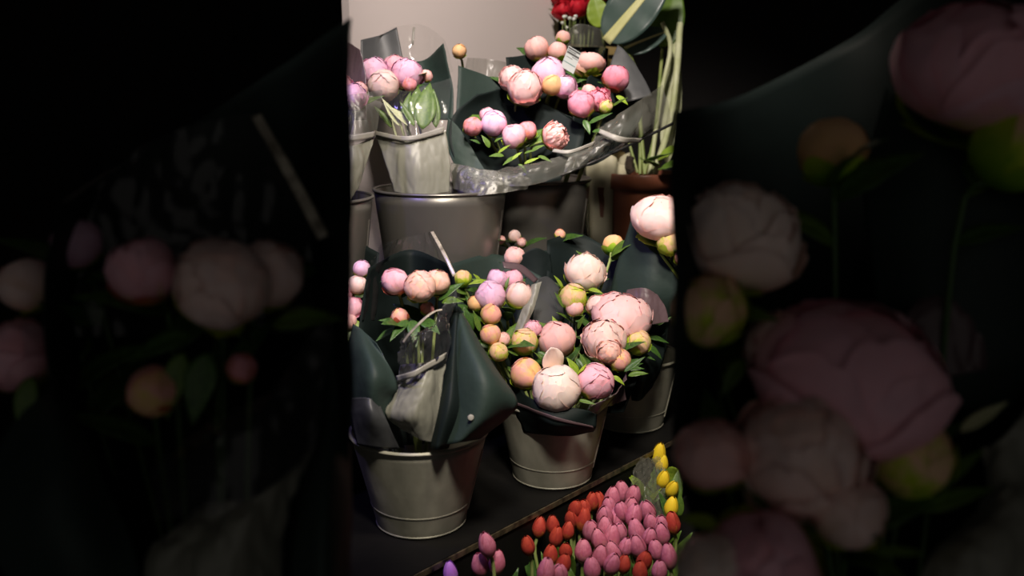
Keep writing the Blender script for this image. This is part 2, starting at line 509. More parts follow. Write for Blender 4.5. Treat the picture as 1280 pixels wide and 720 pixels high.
def hit(px, b):
    """distance along the display at which the view line through px meets depth b"""
    k = (px - 640) / F
    # D(a,b).x = k' * D(a,b).y with k' = x/ground distance at the horizon line
    kk = k / math.cos(PITCH)
    # O.x+UA.x a+NA.x b = kk (O.y+UA.y a+NA.y b)
    return (kk * (O.y + NA.y * b) - O.x - NA.x * b) / (UA.x - kk * UA.y)
BW = .74
def hit_at(px, py, b):
    v = (py - 360) / F; k = (px - 640) / F
    kk = k / (math.cos(PITCH) - v * math.sin(PITCH))
    return (kk * (O.y + NA.y * b) - O.x - NA.x * b) / (UA.x - kk * UA.y)
a0, a1 = hit_at(436, 0, BW), hit_at(698, 10, BW)
slab('wall_back', D(a0, BW, Z2), UA * (a1 - a0), NA * .03, Z * 1.6, WALLG)

# stepped display stand
ds = thing('display_stand', 'black stepped flower stand carrying the zinc buckets', 'display stand', D(.6, .3, 0))
def step(name, a, b, da, db, z0, z1):
    mb = MB(); mb.box(D(a, b, z0), UA * da, NA * db, Z * (z1 - z0))
    return world(name, mb, BLACK, ds, smooth=False, bevel=.004)
step('lower_step', -.9, -.125, 2.7, .325, 0, Z1)
step('upper_step', -.9, .2005, 2.7, .62, 0, Z2)
step('bottom_step', -.18, -.612, 1.98, .4865, 0, Z0)
mb = MB(); mb.box(D(-.9, -.1285, Z1 - .011), UA * 2.7, NA * .003, Z * .010)
world('edge_trim', mb, TRIM, ds, smooth=False)['label'] = 'worn front edge strip with painted glints'

# ------------------------------------------------------------------ buckets
def bucket(label, c, rt, rb, h, m, group='zinc flower buckets'):
    root = thing('flower_bucket', label, 'bucket', c, group)
    w = .003
    n = 10
    prof = [(0.001, .006), (rb - .006, .006), (rb - .002, .002), (rb, 0.0), (rb + .0015, .004)]
    for i in range(1, n + 1):
        z = h * i / n
        prof.append((rb + (rt - rb) * i / n, z))
    prof += [(rt - w, h)] + [(rb - w + (rt - rb) * i / n, h * i / n) for i in range(n - 1, 0, -1)] + [(.001, .012)]
    mb = MB(); mb.lathe(prof, 72)
    link('body', mb.mesh('bucket_body'), m, root)
    def bead(name, r, z, s, sz=1.0):
        q = MB(); q.lathe([(r + s * math.cos(a), z + s * sz * math.sin(a)) for a in [2 * PI * k / 10 for k in range(11)]], 72)
        link(name, q.mesh(name), m, root)
    bead('rim', rt, h, .0036)
    rr = rb + (rt - rb) * .25
    bead('hoop', rr - .001, h * .25, .0018, 1.6)
    bead('base_ring', rb + .0005, .004, .0024)
    # side seam, a folded vertical strip
    q = MB()
    ang = math.atan2(-c.y, -c.x) + 1.25
    dx = Vector((math.cos(ang), math.sin(ang), 0)); tx = Vector((-dx.y, dx.x, 0))
    q.tube([dx * (rb + (rt - rb) * k / 6 + .0005) + Z * (h * k / 6) for k in range(1, 6)], .0022, 6)
    link('seam', q.mesh('seam'), m, root)
    return root
c1 = D(0, 0, Z1 + .0005) + Vector((-.014, 0, 0)); c2 = P(690, 612, 1.755); c2 = Vector((c2.x + .004, c2.y + .078, Z1 + .0005))
c3 = Vector((.283, 2.015, Z1 + .0005))
bucket('galvanised bucket with the dark wrapped three peony bouquet, nearest on the black shelf', c1, .124, .081, .178, ZINC)
bucket('galvanised bucket under the big blush peony bouquet, middle of the front row', c2, .116, .080, .172, ZINC)
bucket('galvanised bucket farthest along the front row, behind the blush peony bouquet', c3, .116, .080, .172, ZINC)
u1 = Vector((-.165, 2.03, Z2 + .0005)); u2 = Vector((.052, 2.29, Z2 + .0005)); u0 = Vector((-.445, 1.84, Z2 + .0005))
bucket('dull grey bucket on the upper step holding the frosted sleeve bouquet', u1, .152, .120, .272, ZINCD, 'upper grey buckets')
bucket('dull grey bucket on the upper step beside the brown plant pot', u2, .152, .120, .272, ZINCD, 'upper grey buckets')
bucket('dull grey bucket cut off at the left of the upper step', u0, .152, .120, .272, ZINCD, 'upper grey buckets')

# ------------------------------------------------------------------ front bouquet, nearest bucket
foot1 = c1 + Z * .02
b1 = bouquet('dark paper wrapped bouquet of three small peonies in a clear sleeve, nearest bucket', foot1, [
    (494, 352, 1.56, 17, 'ball', 'pink', {'c': 'mid', 'cm': SEPALR}),
    (525, 358, 1.54, 20, 'ball', 'apricot', {'d': (0, .45, 1)}),
    (547, 353, 1.57, 16, 'ball', 'apricot'),
    (500, 396, 1.56, 11, 'bud', 'peach', {'c': 'high', 'cm': SEPALR}),
    (534, 386, 1.58, 9, 'bud', 'redpink'),
], 'front row bouquets', 3, 1, leaf_m=LEAFD)
leafpx(b1, (548, 376, 1.57), (573, 349, 1.56), LEAFD, 1)
leafpx(b1, (552, 378, 1.55), (576, 372, 1.53), LEAFM, 3)
leafpx(b1, (510, 400, 1.55), (488, 420, 1.5), LEAFD, 0)
leafpx(b1, (515, 400, 1.55), (520, 425, 1.5), LEAFD, 1)
leafpx(b1, (500, 405, 1.57), (478, 395, 1.55), LEAFD, 1)
leafpx(b1, (525, 400, 1.57), (548, 410, 1.53), LEAFD, 3)
leafpx(b1, (495, 410, 1.56), (470, 425, 1.52), LEAFD, 2)
sheet('wrapper', [[(462,552,1.60),(520,556,1.66),(585,545,1.60)], [(444,470,1.60),(510,470,1.72),(578,470,1.62)], [(452,385,1.60),(512,380,1.74),(572,380,1.62)], [(460,335,1.60),(512,312,1.74),(566,332,1.63)]], PAPERK, b1)
sheet('wrapper', [[(446,553,1.535),(472,556,1.50),(506,560,1.53)], [(432,500,1.56),(462,500,1.46),(492,505,1.50)], [(434,440,1.60),(462,452,1.47),(497,480,1.49)], [(442,405,1.62),(452,412,1.58),(470,428,1.52)]], PAPER, b1, seed=2)
sheet('wrapper_fold', [[(446,556,1.51),(470,560,1.48),(500,561,1.50)], [(438,520,1.52),(462,520,1.45),(484,528,1.47)], [(437,498,1.53),(458,497,1.46),(474,503,1.47)]], GREYPAP, b1, seed=5)
sheet('wrapper_flap', [[(546,558,1.50),(575,553,1.445),(600,548,1.50)], [(552,520,1.50),(600,520,1.43),(634,522,1.50)], [(556,470,1.52),(602,470,1.44),(646,500,1.49)], [(562,420,1.55),(586,425,1.50),(616,455,1.52)], [(570,382,1.58),(575,388,1.57),(582,398,1.57)]], PAPER, b1, seed=7, crinkle=.0015, cs=12)
sheet('wrapper_fold', [[(537,562,1.475),(547,562,1.452),(560,560,1.48)], [(550,505,1.47),(562,505,1.45),(578,505,1.475)], [(557,440,1.53),(567,440,1.505),(577,440,1.53)], [(566,384,1.57),(571,382,1.565),(577,386,1.57)]], PAPERK, b1, seed=9, crinkle=.001)
sheet('tissue', [[(503,538,1.48),(520,548,1.46),(546,556,1.48)], [(481,518,1.48),(516,520,1.435),(550,520,1.47)], [(492,492,1.49),(526,486,1.44),(554,478,1.48)], [(500,456,1.505),(532,452,1.46),(560,442,1.505)], ], FROST, b1, thick=.0006, crinkle=.0032, cs=24, seed=3)['label'] = 'pale frosted tissue patch'
sheet('band', [[(496,478,1.478),(520,470,1.436),(556,450,1.48)], [(494,470,1.478),(520,462,1.436),(558,440,1.482)]], BAND, b1, thick=.0005, crinkle=.004, cs=24, seed=3, nv=4)
sheet('sleeve', [[(494,480,1.49),(526,470,1.44),(560,450,1.49)], [(498,440,1.505),(530,424,1.45),(568,396,1.51)], [(508,418,1.53),(536,404,1.48),(574,352,1.55)]], FILM, b1, thick=0, crinkle=.009, cs=30, seed=8)
sheet('sleeve', [[(452,400,1.60),(512,400,1.755),(574,400,1.63)], [(462,340,1.60),(514,330,1.76),(572,345,1.64)], [(480,305,1.62),(516,295,1.75),(541,289,1.66)]], FILM, b1, thick=0, crinkle=.006, cs=24, seed=4)
sheet('sleeve_line', [[(566,346,1.60),(570,343,1.60)], [(552,316,1.63),(556,314,1.63)], [(538,290,1.66),(542,289,1.66)]], GLINTM, b1, thick=.001, crinkle=.0008, nu=4)['label'] = 'painted shine along the edge of the clear sleeve'  # pale strip stands in for the highlight along the film edge
sheet('sleeve_line', [[(502,428,1.495),(504,430,1.49)], [(512,415,1.48),(514,417,1.475)], [(528,399,1.47),(530,401,1.468)], [(542,389,1.48),(543,391,1.478)], [(552,386,1.49),(553,388,1.49)]], GLINTM, b1, thick=.001, crinkle=.001, nu=4)  # curved highlight on the film, built as a thin pale strip
mb = MB(); q = P(588.5, 522, 1.432)
mb.lathe([(.0001, .0), (.004, .0), (.0055, -.0006), (.0001, -.0012)], 20)
me = mb.mesh('sticker'); st = link('sticker', me, BAND, b1)
st.location = P(588.5, 522, 1.431) - b1.location; st.rotation_mode = 'QUATERNION'; st.rotation_quaternion = (CAM - q).to_track_quat('Z', 'Y')
st['label'] = 'small round white sticker'

# pink bouquet cut off at the far left of the front row
fl = c1 + Vector((-.03, .035, .02))
bl = bouquet('pink peonies in a mauve lined sleeve left of the three peony bouquet', fl, [
    (440, 384, 1.70, 15, 'open', 'pink'), (447, 356, 1.74, 12, 'ball', 'blush'), (432, 402, 1.69, 14, 'ball', 'salmon'), (425, 368, 1.74, 16, 'open', 'pink'), (452, 336, 1.78, 11, 'bud', 'lilac')],
    'front row bouquets', 5, 2, leaf_m=LEAFM)
sheet('wrapper', [[(425,520,1.74),(440,520,1.78),(455,520,1.76)], [(410,400,1.74),(440,400,1.84),(470,400,1.80)], [(408,310,1.76),(440,300,1.86),(474,316,1.82)]], PAPERK, bl, seed=4)
sheet('wrapper_patch', [[(425,362,1.78),(450,360,1.80),(468,352,1.79)], [(420,342,1.80),(448,338,1.82),(478,332,1.81)]], MAUVEM, bl, seed=4, nv=6)
leafpx(bl, (445, 400, 1.69), (452, 430, 1.66), LEAFL, 1)
leafpx(bl, (440, 410, 1.69), (434, 445, 1.66), LEAFM, 3)
# ------------------------------------------------------------------ bouquet of small pink heads and buds between the first two buckets
foot2 = c2 + Z * .02
bm = bouquet('bouquet of lilac pink peonies and peach buds left behind the big blush bouquet', foot2 + Vector((-.025, .03, 0)), [
    (613, 370, 1.80, 19, 'ball', 'lilac', {'d': (-.2, .6, 1)}), (649, 369, 1.83, 17, 'ball', 'blush'), (622, 349, 1.86, 13, 'ball', 'lilac'), (641, 349, 1.87, 12, 'ball', 'pink'),
    (614, 393, 1.76, 13, 'bud', 'peach', {'c': 'low'}), (613, 418, 1.73, 13, 'bud', 'peach', {'c': 'low'}), (594, 379, 1.80, 10, 'bud', 'orange'), (623, 440, 1.72, 12, 'bud', 'lime'), (629, 424, 1.74, 9, 'bud', 'salmon'),
    (578, 348, 1.84, 11, 'bud', 'lime', {'c': 'high'})],
    'front row bouquets', 8, 2)
leafpx(bm, (600, 352, 1.84), (594, 342, 1.83), LEAFL, 3)
leafpx(bm, (608, 352, 1.83), (588, 350, 1.81), LEAFL, 1)
leafpx(bm, (615, 345, 1.86), (626, 337, 1.85), LEAFL, 3)
leafpx(bm, (590, 415, 1.77), (583, 385, 1.75), LEAFD, 3)
leafpx(bm, (600, 415, 1.75), (592, 388, 1.74), LEAFM, 2)
leafpx(bm, (596, 430, 1.73), (578, 405, 1.72), LEAFD, 3)
leafpx(bm, (606, 440, 1.72), (590, 432, 1.70), LEAFM, 1)
leafpx(bm, (612, 446, 1.71), (598, 452, 1.69), LEAFM, 1)
leafpx(bm, (632, 360, 1.80), (636, 345, 1.80), LEAFM, 0)
sheet('wrapper', [[(590,470,1.80),(640,480,1.90),(690,470,1.86)], [(572,400,1.82),(640,400,1.96),(700,400,1.92)], [(562,330,1.86),(620,318,2.0),(676,345,1.97)]], PAPER, bm, seed=11)
sheet('wrapper_edge', [[(630,335,1.90),(650,340,1.91),(668,354,1.92)], [(628,327,1.91),(652,331,1.92),(673,349,1.93)]], MAUVEM, bm, seed=2, nv=4, crinkle=.001)
sheet('tissue', [[(640,420,1.80),(648,420,1.79),(658,410,1.80)], [(650,392,1.81),(660,390,1.80),(668,384,1.81)], [(664,356,1.83),(670,354,1.825),(677,352,1.83)]], FROST, bm, seed=2, thick=.0006)

# ------------------------------------------------------------------ big blush bouquet
bb = bouquet('big bouquet of open blush peonies and yellow green buds, middle front bucket', foot2, [
    (696, 486, 1.66, 30, 'ball', 'cream', {'d': (-.05, .35, 1), 'label': 'pale cream blush peony at the front'}),
    (744, 477, 1.68, 23, 'ball', 'pink', {'c': 'high', 'd': (.5, .1, 1)}),
    (657, 467, 1.70, 20, 'bud', 'peach', {'c': 'mid', 'd': (-.4, .7, .7)}),
    (696, 424, 1.78, 23, 'ball', 'salmon', {'d': (0, .8, .6)}),
    (755, 424, 1.78, 29, 'open', 'blush', {'d': (-.1, .5, 1)}),
    (775, 450, 1.74, 14, 'bud', 'peach'), (762, 440, 1.735, 16, 'open', 'apricot', {'d': (0, .2, 1)}),
    (778, 395, 1.83, 33, 'wide', 'soft', {'d': (.25, .9, .45)}),
    (798, 428, 1.79, 16, 'bud', 'lime', {'c': 'high', 'd': (.3, .6, 1)}),
    (655, 427, 1.76, 17, 'bud', 'lime', {'c': 'high', 'd': (-.3, .6, 1)}),
    (733, 339, 1.93, 26, 'open', 'cream', {'d': (.3, .9, .3)}),
    (716, 371, 1.86, 17, 'bud', 'lime', {'c': 'high', 'd': (0, .5, 1)}),
    (749, 382, 1.86, 16, 'open', 'blush'),
    (766, 306, 2.0, 13, 'bud', 'orange', {'c': 'low'}),
    (665, 411, 1.80, 12, 'open', 'pink'), (718, 385, 1.85, 11, 'bud', 'salmon')],
    'front row bouquets', 14, 3)
for a, b, m, k in (((700, 420, 1.80), (693, 396, 1.79), LEAFL, 3), ((690, 415, 1.8), (676, 400, 1.79), LEAFM, 1), ((722, 470, 1.70), (712, 447, 1.69), LEAFL, 3), ((716, 468, 1.7), (700, 452, 1.69), LEAFL, 1),
    ((735, 462, 1.7), (724, 440, 1.7), LEAFM, 2), ((780, 465, 1.72), (806, 445, 1.72), LEAFD, 2), ((785, 470, 1.72), (808, 462, 1.71), LEAFM, 1), ((705, 385, 1.85), (694, 365, 1.84), LEAFM, 2),
    ((722, 412, 1.82), (728, 394, 1.8), LEAFM, 0), ((738, 405, 1.84), (722, 398, 1.82), LEAFD, 3), ((704, 360, 1.88), (693, 344, 1.87), LEAFL, 2), ((735, 362, 1.9), (752, 362, 1.88), LEAFL, 1),
    ((800, 405, 1.84), (815, 402, 1.83), LEAFL, 2), ((678, 450, 1.72), (668, 440, 1.71), LEAFM, 2), ((648, 445, 1.74), (634, 436, 1.73), LEAFM, 0), ((765, 470, 1.70), (782, 478, 1.69), LEAFL, 1), ((722, 500, 1.66), (745, 505, 1.65), LEAFM, 2),
    ((720, 448, 1.74), (732, 462, 1.72), LEAFD, 1), ((672, 440, 1.74), (690, 450, 1.73), LEAFD, 3), ((800, 442, 1.8), (820, 450, 1.8), LEAFD, 2)):
    leafpx(bb, a, b, m, k)
pt_ = put_leaf(bb, P(694, 470, 1.70), P(685, 436, 1.69) - P(694, 470, 1.70), .062, PM['cream'], 4, name='loose_petal'); pt_['label'] = 'pale upright outer petal'
sheet('wrapper', [[(655,540,1.72),(700,545,1.66),(742,540,1.70)], [(640,505,1.72),(690,528,1.63),(745,534,1.66)], [(632,470,1.76),(668,500,1.66),(730,512,1.64),(746,518,1.68)]], PAPERK, bb, seed=21, crinkle=.002)
sheet('wrapper_edge', [[(640,504,1.71),(690,524,1.625),(742,535,1.655)], [(638,500,1.715),(688,519,1.623),(741,533,1.652)]], MAUVEM, bb, seed=21, nv=4, crinkle=.001)
sheet('wrapper', [[(735,530,1.69),(760,510,1.70),(785,500,1.75)], [(738,518,1.675),(765,500,1.69),(782,478,1.74)], [(736,510,1.66),(772,490,1.68),(790,455,1.76)]], MAUVEM, bb, seed=23, crinkle=.004)
sheet('wrapper', [[(650,520,1.80),(700,520,1.92),(780,515,1.84)], [(640,440,1.82),(710,430,2.0),(810,440,1.9)], [(680,360,1.96),(730,350,2.06),(815,390,1.96)], [(684,300,2.04),(725,292,2.1),(790,330,2.03)]], PAPERK, bb, seed=25)
sheet('wrapper_flap', [[(664,420,1.86),(690,405,1.90),(705,400,1.93)], [(668,380,1.92),(688,368,1.95),(703,372,1.96)], [(672,348,1.95),(684,346,1.97),(697,356,1.98)]], GREYPAP, bb, seed=25, crinkle=.001)
# ------------------------------------------------------------------ farther peach bouquet behind, between rows
fb = c2 + Vector((.02, .04, .02))
bf = bouquet('few salmon buds in dark paper, deep behind the lilac pink bouquet', fb, [
    (643, 321, 2.0, 13, 'ball', 'salmon'), (643, 295, 2.05, 8, 'bud', 'blush'), (626, 300, 2.04, 6, 'bud', 'salmon'), (700, 293, 2.08, 7, 'bud', 'peach'), (652, 303, 2.04, 6, 'bud', 'salmon')],
    'front row bouquets', 17, 1, leaf_m=LEAFD)
sheet('wrapper', [[(620,400,2.02),(660,400,2.05),(690,400,2.04)], [(600,350,2.0),(655,350,2.07),(690,350,2.06)], [(585,322,1.98),(640,318,2.08),(694,312,2.07)]], PAPER, bf, seed=31)
sheet('wrapper', [[(650,400,1.99),(675,400,1.985),(690,400,2.0)], [(648,345,1.99),(672,340,1.985),(690,345,2.0)], [(645,325,1.985),(668,310,1.98),(688,318,2.0)]], PAPERK, bf, seed=33)

# ------------------------------------------------------------------ third bucket bouquet at the right
foot3 = c3 + Z * .02
b3 = bouquet('bouquet with broad dark green paper sheet at the right end of the front row', foot3, [
    (824, 271, 1.86, 31, 'wide', 'blush', {'d': (.1, .9, .5)}), (838, 303, 1.84, 17, 'bud', 'lime', {'c': 'high'}), (866, 262, 1.86, 24, 'ball', 'blush'), (858, 320, 1.83, 15, 'bud', 'peach')],
    'front row bouquets', 19, 1)
sheet('wrapper', [[(768,480,1.96),(800,470,1.93),(832,440,1.94)], [(756,420,1.95),(796,415,1.90),(836,405,1.92)], [(766,350,1.95),(808,360,1.88),(846,372,1.88)], [(786,285,1.94),(815,315,1.885),(850,348,1.88)], [(790,262,1.94),(812,296,1.895),(848,340,1.885)]], PAPER, b3, seed=41, crinkle=.0015, cs=9)
sheet('wrapper_edge', [[(788,262,1.943),(820,312,1.886),(850,352,1.876)], [(791,260,1.943),(823,310,1.885),(853,350,1.875)]], LEAFL, b3, nv=3, crinkle=0)
sheet('wrapper', [[(790,500,1.94),(800,500,1.93),(815,485,1.94)], [(785,470,1.92),(806,468,1.88),(829,450,1.90)], [(780,440,1.93),(808,432,1.88),(832,415,1.91)]], PAPERK, b3, seed=43)
sheet('wrapper_patch', [[(770,408,1.87),(800,408,1.845),(836,402,1.85)], [(775,385,1.87),(806,380,1.845),(832,384,1.85)], [(784,362,1.875),(806,360,1.85),(822,368,1.855)]], MAUVEM, b3, seed=45, crinkle=.002)  # mauve reflection on the dark paper, built as a coloured sheet
leafpx(b3, (815, 410, 1.90), (840, 395, 1.90), LEAFD, 2)
leafpx(b3, (806, 420, 1.88), (838, 425, 1.88), LEAFD, 0)
leafpx(b3, (808, 432, 1.84), (832, 445, 1.84), LEAFD, 1)

# ------------------------------------------------------------------ upper step, left sleeve bouquet
uf1 = u1 + Z * .03
ua = bouquet('pink and cream peonies in a frosted sleeve with pale band, upper left bucket', uf1, [
    (467, 90, 2.02, 20, 'open', 'lilac'), (509, 92, 2.02, 21, 'open', 'lilac', {'d': (.2, .8, .5)}), (479, 107, 1.99, 19, 'ball', 'blush', {'c': 'low', 'd': (-.1, .5, 1)}), (512, 106, 2.0, 9, 'bud', 'redpink'), (493, 82, 2.05, 14, 'ball', 'pink'),
    (533, 95, 2.03, 8, 'bud', 'salmon')],
    'upper row bouquets', 51, 1, stem_m=STEMP)
for a, b, m, k in (((528, 162, 1.96), (536, 98, 1.97), LEAFM, 3), ((520, 150, 1.97), (522, 104, 1.98), LEAFM, 3), ((505, 150, 1.97), (512, 112, 1.98), LEAFM, 0), ((500, 158, 1.96), (478, 122, 1.96), STEMP, 2), ((512, 158, 1.96), (486, 128, 1.95), STEMP, 0), ((490, 160, 1.97), (470, 130, 1.96), LEAFM, 0), ((518, 158, 1.95), (500, 126, 1.95), LEAFM, 2), ((545, 160, 1.97), (542, 110, 1.98), LEAFM, 2)):
    leafpx(ua, a, b, m, k)
sheet('tissue', [[(492,240,1.93),(526,246,1.90),(562,240,1.93)], [(482,205,1.93),(522,208,1.89),(563,202,1.93)], [(468,168,1.94),(510,176,1.90),(557,164,1.93)]], FROST, ua, thick=.0006, crinkle=.0032, cs=20, seed=3)
sheet('sleeve', [[(468,168,1.935),(510,176,1.895),(557,164,1.925)], [(460,130,1.94),(508,136,1.90),(562,128,1.94)], [(452,100,1.96),(508,112,1.92),(566,96,1.96)]], FILM, ua, thick=0, crinkle=.004, cs=20, seed=3)
sheet('band', [[(468,169,1.93),(510,176,1.89),(555,166,1.922)], [(467,163,1.93),(510,170,1.89),(555,158,1.922)]], BAND, ua, thick=.0005, crinkle=.003, cs=20, seed=3, nv=4)
sheet('wrapper', [[(490,150,2.08),(530,150,2.10),(566,150,2.06)], [(482,110,2.09),(530,105,2.13),(566,110,2.07)], [(478,76,2.10),(528,76,2.15),(554,54,2.08)]], PAPER, ua, seed=53)
sheet('wrapper', [[(462,120,2.10),(485,120,2.13),(510,120,2.13)], [(452,78,2.12),(480,76,2.15),(504,76,2.15)], [(451,50,2.13),(475,44,2.16),(496,34,2.16)]], GREYPAP, ua, seed=55, crinkle=.001)
sheet('sleeve', [[(468,90,2.14),(520,92,2.18),(566,90,2.12)], [(470,50,2.15),(520,50,2.2),(556,52,2.13)], [(490,34,2.17),(520,30,2.2),(536,34,2.18)]], FILM, ua, thick=0, crinkle=.004, cs=16, seed=13)
sheet('sleeve_line', [[(514,56,2.17),(517,56,2.17)], [(516,34,2.18),(519,34,2.18)]], BAND, ua, thick=.0006, crinkle=0, nu=3, nv=4)
# bouquet cut off at the far left of the upper step
uf0 = u0 + Z * .03
ul = bouquet('bright pink peonies in a banded clear sleeve at the left end of upper step', uf0, [
    (441, 120, 1.84, 18, 'open', 'lilac'), (424, 108, 1.86, 18, 'open', 'pink'), (450, 112, 1.88, 10, 'bud', 'salmon'), (410, 128, 1.84, 17, 'ball', 'blush')], 'upper row bouquets', 57, 1)
sheet('tissue', [[(428,250,1.80),(438,250,1.79),(448,235,1.81)], [(418,205,1.80),(440,208,1.78),(462,195,1.81)], [(410,178,1.81),(440,182,1.78),(468,172,1.82)]], FROST, ul, thick=.0006, crinkle=.0032, seed=61)
sheet('band', [[(410,174,1.80),(440,176,1.775),(468,172,1.815)], [(410,166,1.80),(440,168,1.775),(469,164,1.815)]], BAND, ul, thick=.0005, crinkle=.002, nv=4)
sheet('sleeve', [[(410,174,1.81),(440,178,1.78),(469,172,1.82)], [(406,140,1.82),(440,142,1.79),(476,138,1.83)], [(404,118,1.84),(440,118,1.80),(478,112,1.85)]], MILKY, ul, thick=0, crinkle=.005, seed=62)
sheet('wrapper', [[(412,150,1.92),(436,150,1.94),(458,150,1.92)], [(404,90,1.94),(432,88,1.97),(456,90,1.94)], [(402,58,1.95),(430,52,1.98),(450,62,1.95)]], MAUVEM, ul, seed=63)

# ------------------------------------------------------------------ upper step, dark paper front bouquet of the right-hand bucket
uf2 = u2 + Z * .03
uc = bouquet('low dark paper bouquet of five small peonies and green leaves, upper step', uf2 + Vector((-.01, -.05, .15)), [
    (591, 158, 2.00, 12, 'bud', 'redpink', {'c': 'mid', 'd': (0, .3, 1)}), (617, 154, 2.0, 16, 'ball', 'lilac', {'d': (.1, .6, .9)}), (609, 144, 2.03, 10, 'ball', 'pink'), (642, 170, 1.99, 15, 'ball', 'pink', {'c': 'mid', 'd': (-.2, .7, .7)}),
    (659, 163, 2.01, 12, 'bud', 'redpink', {'c': 'mid'}), (695, 170, 1.99, 17, 'ruffle', 'salmon', {'d': (.8, .4, .6)})],
    'upper row bouquets', 71, 1, leaf_m=LEAFM)
for a, b, m, k in (((612, 185, 1.98), (604, 168, 1.97), LEAFM, 3), ((622, 192, 1.97), (638, 180, 1.96), LEAFL, 2), ((640, 200, 1.96), (652, 188, 1.96), LEAFL, 0), ((655, 205, 1.95), (675, 196, 1.95), LEAFL, 2), ((648, 205, 1.95), (660, 215, 1.94), LEAFM, 1),
    ((630, 195, 1.96), (612, 192, 1.95), LEAFM, 3), ((664, 190, 1.98), (678, 178, 1.97), LEAFM, 1), ((672, 195, 1.97), (690, 200, 1.96), LEAFM, 0), ((600, 180, 1.99), (590, 172, 1.98), LEAFD, 1), ((618, 178, 1.98), (626, 170, 1.97), LEAFM, 1), ((645, 195, 1.97), (628, 206, 1.95), LEAFM, 2), ((655, 192, 1.97), (668, 186, 1.96), LEAFM, 0)):
    leafpx(uc, a, b, m, k)
sheet('wrapper', [[(580,226,2.02),(640,232,2.06),(700,226,2.04)], [(562,180,2.03),(640,180,2.12),(726,185,2.06)], [(566,145,2.05),(640,138,2.15),(730,160,2.08)], [(596,118,2.08),(646,112,2.16),(716,150,2.10)]], PAPERK, uc, seed=73)
sheet('wrapper_flap', [[(572,215,2.02),(590,222,2.0),(620,230,2.0)], [(558,180,2.04),(580,195,2.02),(608,215,2.0)], [(560,147,2.05),(574,160,2.04),(592,190,2.02)]], PAPER, uc, seed=75)
sheet('tissue', [[(566,236,1.95),(600,244,1.90),(660,236,1.92)], [(562,215,1.96),(600,226,1.91),(662,222,1.92)], [(564,203,1.97),(596,210,1.93),(640,216,1.93)]], MILKY, uc, thick=.0006, crinkle=.004, seed=76)
sheet('sleeve', [[(600,228,1.93),(660,232,1.90),(715,214,1.93)], [(610,215,1.94),(665,214,1.90),(735,196,1.95)], [(640,208,1.96),(680,200,1.92),(742,184,1.98)]], MILKY, uc, thick=0, crinkle=.004, seed=77)
sheet('band', [[(690,190,1.93),(712,192,1.92),(742,182,1.94)], [(692,186,1.93),(714,187,1.92),(744,176,1.94)]], BAND, uc, thick=.0005, crinkle=.002, nv=4)
# ------------------------------------------------------------------ upper step, tall bouquets behind
ud = bouquet('bouquet of wide pale pink peonies in tall dark paper, behind the low bouquet', uf2 + Vector((-.02, .0, .15)), [
    (639, 97, 2.10, 17, 'open', 'soft'), (657, 108, 2.08, 23, 'open', 'soft', {'d': (.3, .7, .7)}), (685, 93, 2.12, 21, 'ball', 'lilac', {'d': (0, .8, .5)}), (690, 106, 2.09, 13, 'bud', 'orange', {'c': 'mid'}), (707, 108, 2.10, 15, 'open', 'lilac'),
    (671, 60, 2.22, 15, 'ball', 'salmon'), (697, 64, 2.22, 12, 'ball', 'salmon'), (704, 47, 2.3, 9, 'bud', 'salmon')],
    'upper row bouquets', 81, 1)
sheet('wrapper', [[(572,205,2.06),(600,205,2.10),(640,215,2.14)], [(570,150,2.07),(620,150,2.14),(690,170,2.16)], [(572,110,2.08),(630,118,2.15),(722,160,2.15)], [(573,82,2.09),(625,102,2.15),(726,152,2.14)]], PAPER, ud, seed=83, crinkle=.0012)
sheet('wrapper', [[(640,150,2.17),(680,150,2.20),(720,150,2.18)], [(635,100,2.19),(680,100,2.24),(718,105,2.21)], [(632,72,2.20),(676,68,2.25),(714,78,2.22)]], PAPERK, ud, seed=85)
sheet('sleeve', [[(570,110,2.18),(600,110,2.25),(640,110,2.22)], [(580,90,2.2),(610,85,2.26),(640,90,2.23)], [(584,72,2.2),(612,74,2.26),(634,78,2.23)]], MILKY, ud, thick=0, crinkle=.004, seed=14)
tg = P(712, 80, 2.10)
mb = MB()
def tq(x0, y0, x1, y1, t): return [P(x0, y0, t), P(x1, y0 + .0, t), P(x1, y1, t), P(x0, y1, t)]
TX = (P(723, 75, 2.1) - P(708, 66, 2.1)); TY = (P(701, 88, 2.1) - P(711, 62, 2.1))
to = P(711, 57, 2.1)
mb.box(to, TX * 1.05, TY * 1.0, (FWD * .001))
tag_ = world('price_tag', mb, TAGW, ud, smooth=False); tag_['label'] = 'white price tag with printed black lines'
def bar(x, y, w, h, m, nm):
    q = MB(); q.box(to + TX * x + TY * y - FWD * .0006, TX * w, TY * h, FWD * .0005)
    me = q.mesh(nm, False); me.transform(Matrix.Translation(-ud.location)); link(nm, me, m, tag_)
for (x, y, w, h) in ((.04, .03, .96, .08), (.04, .15, .70, .035), (.04, .22, .98, .09), (.5, .36, .5, .02), (.1, .45, .5, .02)):
    bar(x, y, w, h, INK, 'print')
bar(.02, .68, .98, .03, INKG, 'print')
ue = bouquet('bouquet of deep pink and salmon peonies in a wide sleeve, upper right bucket', uf2 + Vector((.04, .01, 0)), [
    (727, 130, 2.04, 17, 'ball', 'hot', {'c': 'mid', 'd': (-.1, .6, .9)}), (748, 124, 2.06, 15, 'ruffle', 'hot'), (770, 98, 2.10, 17, 'ball', 'hot', {'c': 'mid', 'cm': SEPALR, 'd': (.3, .8, .5)}),
    (737, 79, 2.20, 17, 'wide', 'salmon'), (729, 84, 2.2, 13, 'ball', 'salmon'), (757, 133, 2.05, 9, 'bud', 'lime'), (736, 114, 2.07, 9, 'bud', 'salmon')],
    'upper row bouquets', 91, 1)
